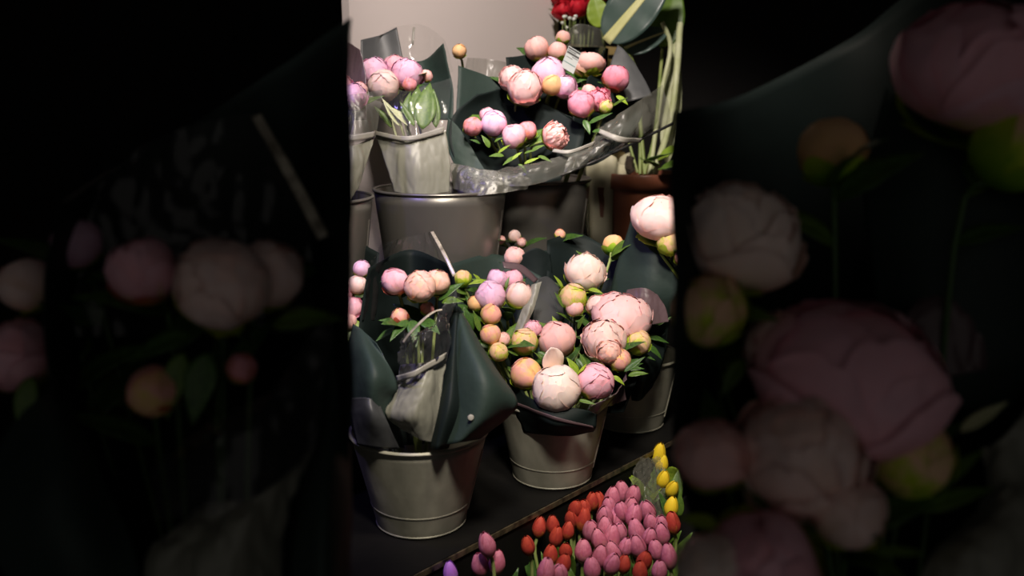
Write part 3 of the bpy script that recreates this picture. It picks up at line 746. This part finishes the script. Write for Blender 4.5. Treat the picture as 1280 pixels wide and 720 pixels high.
leafpx(ue, (770, 120, 2.06), (786, 128, 2.05), LEAFL, 3)
leafpx(ue, (730, 150, 2.02), (738, 165, 2.0), LEAFD, 3)
leafpx(ue, (735, 155, 2.02), (765, 140, 2.0), LEAFD, 2)
leafpx(ue, (740, 165, 2.01), (756, 160, 1.99), LEAFD, 1)
sheet('wrapper', [[(722,210,2.10),(745,205,2.13),(770,190,2.12)], [(715,150,2.12),(755,150,2.18),(800,150,2.16)], [(730,112,2.15),(765,110,2.22),(805,112,2.18)], [(735,96,2.17),(762,84,2.23),(800,100,2.19)]], PAPERK, ue, seed=93)
sheet('wrapper_flap', [[(775,130,2.15),(795,125,2.14),(815,120,2.15)], [(762,90,2.19),(785,90,2.18),(808,104,2.17)], [(772,56,2.22),(780,62,2.21),(792,76,2.2)]], GREYPAP, ue, seed=95, crinkle=.002)
sheet('sleeve', [[(704,216,1.97),(735,204,1.97),(770,184,2.03)], [(712,196,1.98),(755,186,1.97),(808,170,2.06)], [(735,184,1.99),(775,168,1.98),(838,150,2.10)], [(748,160,2.02),(785,135,2.02),(830,105,2.12)]], MILKY, ue, thick=0, crinkle=.006, seed=97)
sheet('band', [[(748,166,1.965),(775,178,1.955),(800,178,2.03)], [(750,161,1.965),(778,171,1.955),(803,173,2.03)]], BAND, ue, thick=.0005, crinkle=.003, nv=4)
sheet('sleeve_line', [[(700,218,1.96),(702,221,1.96)], [(765,190,1.99),(766,193,1.99)], [(842,152,2.10),(842,156,2.10)]], BLACKM, ue, thick=.0008, crinkle=0, nu=3)
# one orange bud standing clear of the rest
us = bouquet('single orange bud on a thin stem above the upper left bucket', u1 + Vector((.06, .07, .03)), [(574, 64, 2.16, 9, 'bud', 'orange', {'c': 'low'})], 'upper row bouquets', 99, 0, name='single_peony', cat='flower')

# ------------------------------------------------------------------ plants and glass at the right end of the upper step
ap = hit_at(803, 225, .35)
pc = D(ap, .35, Z2 + .0005)
pl = thing('potted_plant', 'broad dark leaved houseplant in a brown pot at the right end of upper step', 'houseplant', pc)
R_ = .108; H_ = .262
mb = MB(); mb.lathe([(.001, .0), (.080, .0), (.083, .004), (R_ - .012, H_ - .05), (R_ - .010, H_ - .045), (R_, H_ - .045), (R_ + .002, H_ - .004), (R_, H_), (R_ - .004, H_), (R_ - .008, H_ - .03), (.001, H_ - .03)], 64)
link('pot', mb.mesh('pot'), TERRA, pl)
mb = MB(); n = 24
pts = []
for i in range(8):
    for j in range(n):
        r = (R_ - .008) * (i + .02) / 7.02
        x, y = r * math.cos(2 * PI * j / n), r * math.sin(2 * PI * j / n)
        pts.append((x, y, H_ - .026 + .006 * noise.noise(Vector((x * 60, y * 60, 0)))))
mb.grid(pts, n, 8, None, wrap=True)
link('soil', mb.mesh('soil'), SOIL, pl)
pt = 2.62
def big_leaf(base, tip, w, m, up, ribw=.0, name='leaf', droop=.02, root=pl):
    A, B = P(*base), P(*tip); d = (B - A); L = d.length; d.normalize()
    up = Vector(up); x = d.cross(up).normalized(); z = x.cross(d)
    n = 20; mm = 13; pts = []
    for i in range(n):
        v = i / (n - 1); hw = w * (math.sin(PI * v ** .75) ** .7) + .0008
        for j in range(mm):
            u = -1 + 2 * j / (mm - 1)
            pts.append(A + d * (L * v) + x * (u * hw) + z * (-.8 * L * droop * 6 * v * v + .18 * abs(u) * hw + .02 * w * math.sin(v * 26) * abs(u)))
    mb = MB(); mb.grid(pts, mm, n, [(j / 12, i / 19) for i in range(n) for j in range(mm)])
    o = world(name, mb, m, root, thick=.0012)
    if ribw:
        q = MB(); pp = []
        for i in range(n):
            v = i / (n - 1); r = ribw * (.25 + 1.2 * (1 - v) ** .8) + .0006
            c = pts[i * mm + 6] + z * .0018
            for u in (-1, -.5, 0, .5, 1): pp.append(c + x * (u * r) + z * (.18 * abs(u) * r + .0006 * (1 - abs(u))))
        q.grid(pp, 5, n)
        me = q.mesh('midrib'); me.transform(Matrix.Translation(-root.location))
        rb = link('midrib', me, MIDRIB, o); rb['label'] = 'cream yellow midrib'
        md = rb.modifiers.new('s', 'SOLIDIFY'); md.thickness = .0012
    return o
LEAFB = noisy('blue_green_leaf', (.035,.065,.055), (.065,.105,.085), 10, .35, stretch=(1,6,1))
toC = (CAM - P(795, 25, 2.6)).normalized()
big_leaf((758, 52, 2.58), (842, -50, 2.50), .072, LEAFB, toC + Vector((-.1, 0, .3)), .010, droop=.01)
big_leaf((778, 62, 2.62), (836, 36, 2.60), .040, LEAFB, toC + Vector((0, 0, .5)), .003)
big_leaf((752, 34, 2.66), (742, -6, 2.64), .034, LEAFL, toC + Vector((.1, 0, .2)))
big_leaf((826, 60, 2.70), (846, -20, 2.70), .05, LEAFM, toC)
big_leaf((818, 208, 2.56), (803, 196, 2.50), .028, LEAFM, Vector((0, -.3, 1)))
big_leaf((808, 205, 2.58), (838, 188, 2.50), .035, LEAFD, Vector((.3, -.5, 1)))
big_leaf((822, 200, 2.60), (850, 180, 2.56), .022, LEAFL, Vector((0, -.6, 1)))
big_leaf((826, 210, 2.52), (846, 205, 2.47), .03, LEAFM, Vector((0, -.6, 1)))
big_leaf((834, 205, 2.66), (846, 40, 2.66), .03, STEMP, toC)
def stalk(pts, r, m, name='stalk', root=pl):
    q = [P(*p) for p in pts]
    mb = MB(); mb.tube([cr(q, i / 15) for i in range(16)], r, 8)
    return world(name, mb, m, root)
stalk([(806, 218, pt), (800, 150, pt + .02), (796, 90, pt + .0), (770, 50, 2.585)], .006, STEM)
stalk([(812, 218, pt), (826, 120, pt), (838, 60, pt), (828, 28, 2.6)], .007, STEMP)
stalk([(800, 218, pt), (800, 120, pt + .04), (790, 75, pt), (782, 61, 2.62)], .005, STEM)
stalk([(818, 218, pt), (838, 150, pt - .02), (846, 90, pt - .02), (850, 30, 2.68)], .010, STEMP)
stalk([(797, 216, pt), (770, 120, pt + .06), (756, 60, pt + .05), (752, 36, 2.66)], .004, STEM)
stalk([(806, 216, pt), (818, 170, pt), (824, 110, pt), (828, 62, 2.7)], .005, STEM)
stalk([(790, 216, 2.6), (786, 208, 2.6), (788, 196, 2.6)], .012, SOIL, 'stem_stump')

# cream paper wrapped pot between bucket and plant pot
aw = hit_at(748, 250, .47)
wc = D(aw, .47, Z2 + .0005)
wp = thing('wrapped_pot', 'cream paper wrapped pot between the grey bucket and the brown pot', 'plant pot', wc)
mb = MB(); prof = []
nn = 48; pts = []
for i in range(10):
    v = i / 9
    for j in range(nn):
        th = 2 * PI * j / nn
        r = .055 + .035 * v + (.012 * v * v) * math.sin(th * 9) + .004 * noise.noise(Vector((th * 3, v * 4, 1)))
        pts.append((r * math.cos(th), r * math.sin(th), .30 * v * (1 + .06 * v * math.sin(th * 4 + 1))))
mb.grid(pts, nn, 10, None, wrap=True)
o = link('paper_wrap', mb.mesh('paper_wrap'), CREAM, wp); md = o.modifiers.new('s', 'SOLIDIFY'); md.thickness = .002
mb = MB(); mb.lathe([(.001, .002), (.052, .002), (.078, .22), (.074, .22), (.05, .006), (.001, .006)], 40)
link('pot', mb.mesh('pot'), TERRA, wp)
mb = MB(); mb.lathe([(.001, .205), (.04, .207), (.073, .204)], 30); link('soil', mb.mesh('soil'), SOIL, wp)

# glass vase of red roses behind, with white sprigs
av = hit_at(724, 60, .52)
vc = D(av, .52, Z2 + .0005)
vs = thing('glass_vase', 'tall clear glass vase holding the red roses, behind the upper bouquets', 'vase', vc)
mb = MB(); vh = .62
mb.lathe([(.001, .0), (.070, .0), (.074, .006), (.086, vh), (.082, vh), (.070, .012), (.001, .012)], 48)
link('body', mb.mesh('vase_body'), GLASS, vs)
tv = (vc.y - CAM.y) / math.cos(PITCH)
rsr = bouquet('bunch of dark red roses standing in the clear glass vase', vc + Z * .02, [
    (704, 12, tv, 13, 'rose', 'rose'), (722, 8, tv - .03, 14, 'rose', 'rose'), (738, 4, tv, 13, 'rose', 'rose'), (712, -8, tv + .03, 13, 'rose', 'rose'), (730, -12, tv + .02, 14, 'rose', 'rose'), (748, -8, tv + .03, 13, 'rose', 'rose'), (700, -6, tv + .05, 12, 'rose', 'rose')],
    None, 101, 2, leaf_m=LEAFD, name='rose_bunch')
for o in list(rsr.children):
    if o.name.startswith('peony'): o.name = 'rose'
sheet('paper_collar', [[(706,110,tv-.08),(724,112,tv-.10),(744,110,tv-.08)], [(704,70,tv-.10),(726,72,tv-.13),(754,66,tv-.10)], [(702,52,tv-.12),(722,30,tv-.15),(764,40,tv-.12)]], MILKY, rsr, seed=8)
rng = random.Random(4)
gy = thing('filler_sprig', 'sprig of tiny white filler flowers below the red roses', 'flower sprig', vc + Z * .03)
for k in range(9):
    px, py = rng.uniform(702, 722), rng.uniform(18, 44)
    p = P(px, py, tv - .09 + rng.uniform(-.02, .02))
    mb = MB(); mb.tube([vc + Z * .03, vc + Z * .5 + Vector((rng.uniform(-.03, .03), -.03, 0)), p - Z * .02, p], .0012, 5)
    world('twig', mb, STEM, gy)
    o = link('floret', HEADS['ruffle'][k % 3], GYPS, gy); o.location = p - gy.location; o.scale = (.0055,) * 3
# tan wooden crate behind
at = hit_at(716, 60, .65)
tc_ = thing('wooden_crate', 'tan wooden crate standing on end beside the wall edge behind the glass vase', 'crate', D(at + .15, .66, Z2 + .0005))
for k, (z0, z1) in enumerate(((.0, .14), (.155, .295), (.31, .45), (.465, .605), (.62, .645))):
    mb = MB(); mb.box(D(at, .65, Z2 + .0005 + z0), UA * .30, NA * .012, Z * (z1 - z0)); world('slat', mb, TAN, tc_, smooth=False, bevel=.001)
for e in (.0, .282):
    mb = MB(); mb.box(D(at + e, .6625, Z2 + .0005), UA * .018, NA * .018, Z * .64); world('corner_post', mb, TAN, tc_, smooth=False, bevel=.001)

# ------------------------------------------------------------------ tulips in a black tub at the front
tub = thing('flower_tub', 'long black tub in front of the shelf filled with tulips', 'tub', D(.3, -.36, Z0))
mb = MB()
T0, T1, B0, B1 = -.16, .95, -.60, -.14
zt = .54
for o_, x_, y_, z_ in ((D(T0, B0, Z0 + .0005), UA * (T1 - T0), NA * (B1 - B0), Z * .012),):
    mb.box(o_, x_, y_, z_)
mb.box(D(T0, B0, Z0 + .0125), UA * (T1 - T0), NA * .008, Z * (zt - Z0 - .012))
mb.box(D(T0, B1 - .008, Z0 + .0125), UA * (T1 - T0), NA * .008, Z * (zt - Z0 - .012))
mb.box(D(T0, B0 + .008, Z0 + .0125), UA * .008, NA * (B1 - B0 - .016), Z * (zt - Z0 - .012))
mb.box(D(T1 - .008, B0 + .008, Z0 + .0125), UA * .008, NA * (B1 - B0 - .016), Z * (zt - Z0 - .012))
world('tub_body', mb, BLACKM, tub, smooth=False)
RED = [(709,626),(674,660),(691,657),(660,683),(688,695),(710,664),(695,672),(719,637),(730,636),(749,631),(740,628),(729,651),(715,650),(704,706),(707,690),(805,702),(800,716),(780,706),(841,655)]
PINK = [(765,624),(777,616),(791,621),(762,636),(789,636),(777,641),(792,646),(770,650),(756,647),(809,640),(814,655),(827,657),(756,661),(739,665),(796,666),(774,666),(749,676),(764,675),(827,669),(729,690),(766,691),(782,685),(750,697),(820,689),(836,697),(824,714),(682,716),(699,718),(797,684),(812,672),(765,706),(740,712)]
PINKL = [(609,682),(600,707),(621,704)]
YEL = [(823,569),(827,581),(829,600),(839,635),(840,612)]
VIO = [(563,717)]
ORD = ['first', 'second', 'third', 'fourth', 'fifth', 'sixth', 'seventh', 'eighth', 'ninth', 'tenth', 'eleventh', 'twelfth']
rng = random.Random(21)
def tulip(px, py, col, label, group, rp, k, dz=0.):
    v = (py - 360) / F
    zz = .665 + dz + rng.uniform(-.012, .012)
    t = (CAM.z - zz) / (math.sin(PITCH) + v * math.cos(PITCH))
    pos = P(px, py, t); r = rp * t / F
    foot = Vector((pos.x, pos.y, Z0 + .013)) + NA * rng.uniform(-.03, .01) + UA * rng.uniform(-.02, .02)
    rel = foot - O
    b = rel.dot(NA); a = rel.dot(UA)
    foot += NA * (min(max(b, B0 + .03), B1 - .03) - b) + UA * (min(max(a, T0 + .03), T1 - .03) - a)
    root = thing('tulip', label, 'tulip', foot, group)
    d = ((pos - foot).normalized() * .7 + Vector((rng.uniform(-.32, .32), rng.uniform(-.6, .1), .5))).normalized()
    o = link('bloom', HEADS['tulip'][k % 3], PM[col], root)
    o.location = pos - foot; o.rotation_mode = 'QUATERNION'; o.rotation_quaternion = frame_from(d, rng.random() * 6.28)
    s = rng.uniform(.9, 1.12); o.scale = (r * s, r * s, r * s * rng.uniform(.92, 1.1))
    A = pos - d * r * 1.4
    mb = MB(); q = [foot, foot.lerp(A, .5) + Vector((0, 0, .01)), A - d * .03, A + d * r * .3]
    mb.tube([cr(q, i / 9) for i in range(10)], .0034, 6); world('stem', mb, STEM, root)
    for n in range(2):
        ang = rng.random() * 6.28
        base = foot.lerp(A, .35 + .2 * n)
        put_leaf(root, base, Vector((math.cos(ang) * .4, math.sin(ang) * .4, 1)), rng.uniform(.08, .12), rng.choice((LEAFM, LEAFD, LEAFM)), 2)
def plant(lst, col, cname, group, rp, place):
    rows = {}
    ys = sorted(p[1] for p in lst); nrow = max(1, round(len(lst) / 6))
    srt = sorted(lst, key=lambda p: p[1])
    names = {1: [''], 2: ['back', 'front'], 3: ['back', 'middle', 'front'], 4: ['back', 'second', 'third', 'front'], 5: ['back', 'second', 'middle', 'fourth', 'front']}[min(nrow, 5)]
    nrow = len(names); k = 0
    per = math.ceil(len(srt) / nrow)
    for i in range(nrow):
        row = sorted(srt[i * per:(i + 1) * per])
        for j, p in enumerate(row):
            w = 'leftmost' if j == 0 else ('rightmost' if j == len(row) - 1 else ORD[j] + ' from the left')
            lab = f'{cname} tulip, {w} in the {names[i]} row of {place}' if names[i] else f'{cname} tulip, {w} of {place}'
            tulip(p[0], p[1], col, lab, group, rp, k); k += 1
plant(RED, 'tred', 'red', 'red tulips', 9, 'the red bunch')
plant(PINK, 'tpink', 'pink', 'pink tulips', 10.5, 'the big pink bunch')
for p, lab in zip(PINKL, ('topmost of the three pink tulips standing apart below the nearest bucket', 'left lower one of three pink tulips standing apart below the nearest bucket', 'right lower one of three pink tulips standing apart below the nearest bucket')):
    tulip(p[0], p[1], 'tpink', lab, 'pink tulips', 10, 1, .055 if p[1] < 690 else 0)
for p, lab in zip(YEL, ('yellow tulip at the top of the yellow bunch by the shelf edge', 'long yellow tulip second from the top of the yellow bunch', 'yellow tulip in the middle of the yellow bunch', 'yellow tulip lowest of the yellow bunch at the right', 'yellow tulip second lowest of the yellow bunch')):
    tulip(p[0], p[1], 'tyel', lab, 'yellow tulips', 8.5, 2)
tulip(563, 717, 'tvio', 'single violet tulip at the lower left beside the three pink ones', None, 9, 0)
# clear sleeve of the yellow tulips
ys = thing('plastic_sleeve', 'crumpled clear plastic sleeve round the yellow tulips', 'sleeve', D(.62, -.2, Z0 + .02))
sheet('film', [[(795,640,1.80),(815,645,1.76),(842,650,1.8)], [(790,600,1.86),(806,605,1.82),(835,610,1.84)], [(800,570,1.92),(812,572,1.90),(826,568,1.92)]], MILKY, ys, thick=0, crinkle=.008)
lf = thing('tulip_foliage', 'loose dark green leaves beneath the yellow tulips', 'foliage', D(.6, -.25, Z0 + .02))
for k in range(14):
    px, py = rng.uniform(800, 850), rng.uniform(590, 640)
    v = (py - 360) / F; t = (CAM.z - .63) / (math.sin(PITCH) + v * math.cos(PITCH))
    put_leaf(lf, P(px, py + 14, t), Vector((rng.uniform(-.5, .5), rng.uniform(-.5, .2), .9)), .07, rng.choice((LEAFM, LEAFD, LEAFL)), k)

# ------------------------------------------------------------------ bouquets in the dim foreground, left and right, on low black pedestals
def pedestal(label, x, y, h):
    o = thing('pedestal', label, 'pedestal', (x, y, 0), 'black pedestals')
    mb = MB(); mb.box(Vector((x - .16, y - .13, .0005)), X * .32, Y * .26, Z * (h - .02)); world('column', mb, BLACK, o, smooth=False, bevel=.004)
    mb = MB(); mb.box(Vector((x - .18, y - .145, h - .0195)), X * .36, Y * .29, Z * .0195); world('top', mb, BLACK, o, smooth=False, bevel=.004)
lx, ly, rx, ry, ph = -.30, .78, .34, .76, .66
pedestal('black pedestal under the shaded left foreground bouquet', lx, ly, ph)
pedestal('black pedestal under the shaded right foreground bouquet', rx, ry, ph)
bucket('zinc bucket of the shaded left foreground bouquet', Vector((lx, ly, ph + .0005)), .112, .08, .20, ZINC, 'foreground buckets')
bucket('zinc bucket of the shaded right foreground bouquet', Vector((rx, ry, ph + .0005)), .112, .08, .20, ZINC, 'foreground buckets')
LF = Vector((lx, ly, ph + .03)); RF = Vector((rx, ry, ph + .03))
fgl = bouquet('large shaded bouquet of three close peonies in dark paper, left foreground', LF, [
    (180, 338, .80, 42, 'ball', 'pink', {'cm': SEPALR, 'c': 'mid', 'd': (-.3, .9, .5)}), (276, 355, .78, 58, 'ball', 'blush', {'d': (0, .5, 1)}), (338, 343, .82, 42, 'ball', 'blush', {'d': (.3, .8, .5)}),
    (192, 488, .80, 32, 'bud', 'peach', {'c': 'high', 'cm': SEPALR}), (22, 440, .82, 46, 'open', 'pink'), (96, 305, .86, 30, 'ball', 'lilac'), (34, 356, .84, 34, 'ball', 'blush'), (302, 460, .82, 20, 'bud', 'redpink')],
    'foreground bouquets', 111, 3, leaf_m=LEAFD, stem_m=LEAFD)
leafpx(fgl, (340, 408, .80), (418, 384, .78), LEAFM, 3)
leafpx(fgl, (40, 470, .80), (20, 540, .78), LEAFM, 1)
leafpx(fgl, (230, 440, .80), (200, 520, .78), LEAFM, 1)
leafpx(fgl, (260, 440, .80), (235, 530, .78), LEAFD, 3)
leafpx(fgl, (240, 420, .81), (150, 440, .80), LEAFD, 3)
sheet('wrapper', [[(190,780,.80),(230,790,.86),(290,800,.88),(350,790,.86),(400,780,.80)], [(90,600,.78),(150,590,.90),(260,580,.96),(370,585,.90),(437,595,.79)], [(55,380,.76),(130,350,.93),(250,330,1.01),(365,320,.93),(438,330,.78)], [(75,255,.78),(150,200,.95),(255,145,1.04),(350,85,.95),(437,22,.82)]], PAPERK, fgl, seed=113, crinkle=.006, cs=9, nu=40, nv=40)
sheet('wrapper_flap', [[(60,780,.74),(110,780,.71),(180,780,.74)], [(-30,650,.76),(70,650,.70),(170,690,.74)], [(20,520,.80),(70,540,.74),(120,580,.75)], [(60,480,.82),(75,490,.80),(90,510,.79)]], PAPER, fgl, seed=115)
sheet('wrapper_flap', [[(360,780,.74),(400,780,.71),(437,780,.75)], [(372,640,.76),(405,640,.72),(438,640,.77)], [(395,520,.82),(415,510,.80),(437,500,.83)], [(418,400,.86),(428,395,.85),(437,390,.87)]], PAPER, fgl, seed=117)
sheet('tissue', [[(170,770,.75),(270,770,.70),(350,770,.75)], [(180,690,.75),(280,680,.70),(360,650,.75)], [(250,630,.76),(320,620,.72),(395,560,.77)]], FROST, fgl, thick=.0006, crinkle=.006, seed=9)
sheet('sleeve', [[(185,650,.75),(280,640,.70),(395,580,.76)], [(190,580,.76),(300,540,.71),(410,470,.77)], [(250,530,.78),(330,490,.74),(420,380,.80)]], FILM, fgl, thick=0, crinkle=.008, seed=10)
sheet('sleeve_line', [[(398,300,.84),(412,294,.84)], [(356,220,.86),(368,214,.86)], [(314,146,.88),(326,142,.88)]], GLINTM, fgl, thick=.001, crinkle=.001, nu=4)['label'] = 'painted shine along the edge of the clear sleeve'  # gloss on the sleeve edge, put in as a pale strip
sheet('sleeve', [[(90,420,.86),(250,420,.92),(415,420,.87)], [(110,260,.88),(250,240,.94),(410,290,.88)], [(180,180,.90),(260,150,.95),(318,142,.885)]], FILM, fgl, thick=0, crinkle=.006, seed=12)

fgr = bouquet('large shaded bouquet of big blush peonies and lime buds, right foreground', RF, [
    (926, 292, .82, 74, 'open', 'cream', {'d': (.3, .9, .3)}), (886, 388, .79, 46, 'bud', 'lime', {'c': 'high', 'd': (0, .6, 1)}), (1040, 189, .88, 42, 'bud', 'orange', {'c': 'low'}),
    (1064, 470, .76, 104, 'wide', 'pink', {'d': (.25, .9, .5)}), (1000, 565, .72, 84, 'open', 'blush', {'d': (-.1, .5, 1)}), (1138, 570, .74, 50, 'bud', 'lime', {'c': 'high', 'd': (.3, .6, 1)}),
    (890, 568, .72, 44, 'ball', 'salmon'), (1060, 640, .70, 46, 'ball', 'blush'), (950, 712, .68, 72, 'ball', 'pink', {'c': 'high'}), (975, 430, .80, 46, 'open', 'blush'),
    (1222, 80, .84, 90, 'wide', 'pink', {'d': (.1, .9, .5)}), (1270, 186, .82, 52, 'bud', 'lime', {'c': 'high'}), (893, 715, .67, 46, 'ball', 'cream')],
    'foreground bouquets', 121, 3, stem_m=LEAFD)
for a, b, m, k in (((880, 600, .72), (850, 560, .72), LEAFL, 3), ((900, 660, .69), (850, 640, .69), LEAFL, 3), ((1150, 620, .73), (1230, 560, .73), LEAFM, 2), ((1150, 640, .73), (1240, 600, .72), LEAFM, 0), ((1200, 540, .75), (1260, 500, .75), STEMP, 2), ((930, 450, .80), (900, 490, .79), LEAFM, 3), ((1090, 690, .70), (1160, 690, .69), LEAFM, 2), ((960, 640, .71), (930, 600, .71), LEAFD, 0)):
    leafpx(fgr, a, b, m, k)
sheet('wrapper', [[(920,800,.76),(990,810,.84),(1070,815,.87),(1150,810,.84),(1230,800,.76)], [(846,600,.76),(940,590,.90),(1070,580,.96),(1200,590,.90),(1330,600,.76)], [(842,330,.76),(940,310,.94),(1080,290,1.02),(1240,300,.95),(1360,340,.76)], [(843,140,.80),(930,118,.96),(1060,50,1.05),(1200,-40,.98),(1350,60,.80)]], PAPERK, fgr, seed=123, crinkle=.006, cs=9, nu=44, nv=40)
sheet('wrapper_flap', [[(1100,420,.90),(1180,500,.86),(1270,520,.86)], [(1090,340,.91),(1170,380,.86),(1300,440,.84)], [(1080,230,.92),(1180,230,.87),(1320,330,.84)], [(1108,110,.93),(1160,150,.89),(1310,270,.85)]], PAPER, fgr, seed=125, crinkle=.002, cs=9)
sheet('wrapper_patch', [[(1120,450,.855),(1180,470,.845),(1240,460,.85)], [(1130,400,.86),(1180,390,.85),(1240,410,.848)], [(1150,370,.868),(1180,365,.858),(1220,375,.855)]], MAUVEM, fgr, seed=127)  # reflection on the flap, laid over it as a mauve sheet
sheet('tissue', [[(1130,800,.70),(1210,800,.69),(1320,800,.72)], [(1160,700,.72),(1230,690,.70),(1320,670,.73)], [(1230,620,.76),(1260,600,.75),(1320,540,.78)], [(1225,560,.78),(1260,540,.77),(1310,480,.80)]], FROST, fgr, thick=.0006, crinkle=.005, seed=15)

# ------------------------------------------------------------------ light
def spot(name, loc, target, energy, col, angle, blend, size):
    l = bpy.data.lights.new(name, 'SPOT'); l.energy = energy; l.color = col
    l.spot_size = math.radians(angle); l.spot_blend = blend; l.shadow_soft_size = size
    o = bpy.data.objects.new(name, l); C.objects.link(o); o.location = loc
    o.rotation_euler = (Vector(target) - Vector(loc)).to_track_quat('-Z', 'Y').to_euler()
    return o
spot('ceiling_spot', (.30, .70, 2.9), (.08, 1.95, .95), 105, (1.0, .87, .72), 44, .5, .14)
spot('ceiling_spot', (.02, .42, 2.5), (.04, 1.86, .92), 150, (1.0, .89, .78), 36, .5, .12)
spot('ceiling_spot', (-.10, .95, 2.95), (.16, 2.35, 1.78), 250, (1.0, .89, .82), 52, .8, .12)
spot('violet_strip_lamp', (-.75, 1.25, 2.1), (-.1, 1.75, 1.0), 17, (.36, .28, 1.0), 60, .6, .03)
w = bpy.data.worlds.new('world'); SC.world = w; w.use_nodes = True
w.node_tree.nodes['Background'].inputs[0].default_value = (.95, .90, .84, 1)
w.node_tree.nodes['Background'].inputs[1].default_value = .08
vs_ = SC.view_settings
SC.display_settings.display_device = 'sRGB'
vs_.view_transform = 'Standard'; vs_.look = 'None'; vs_.exposure = 0.0; vs_.gamma = 1.0; vs_.use_curve_mapping = False
SC.cycles.transparent_max_bounces = 16
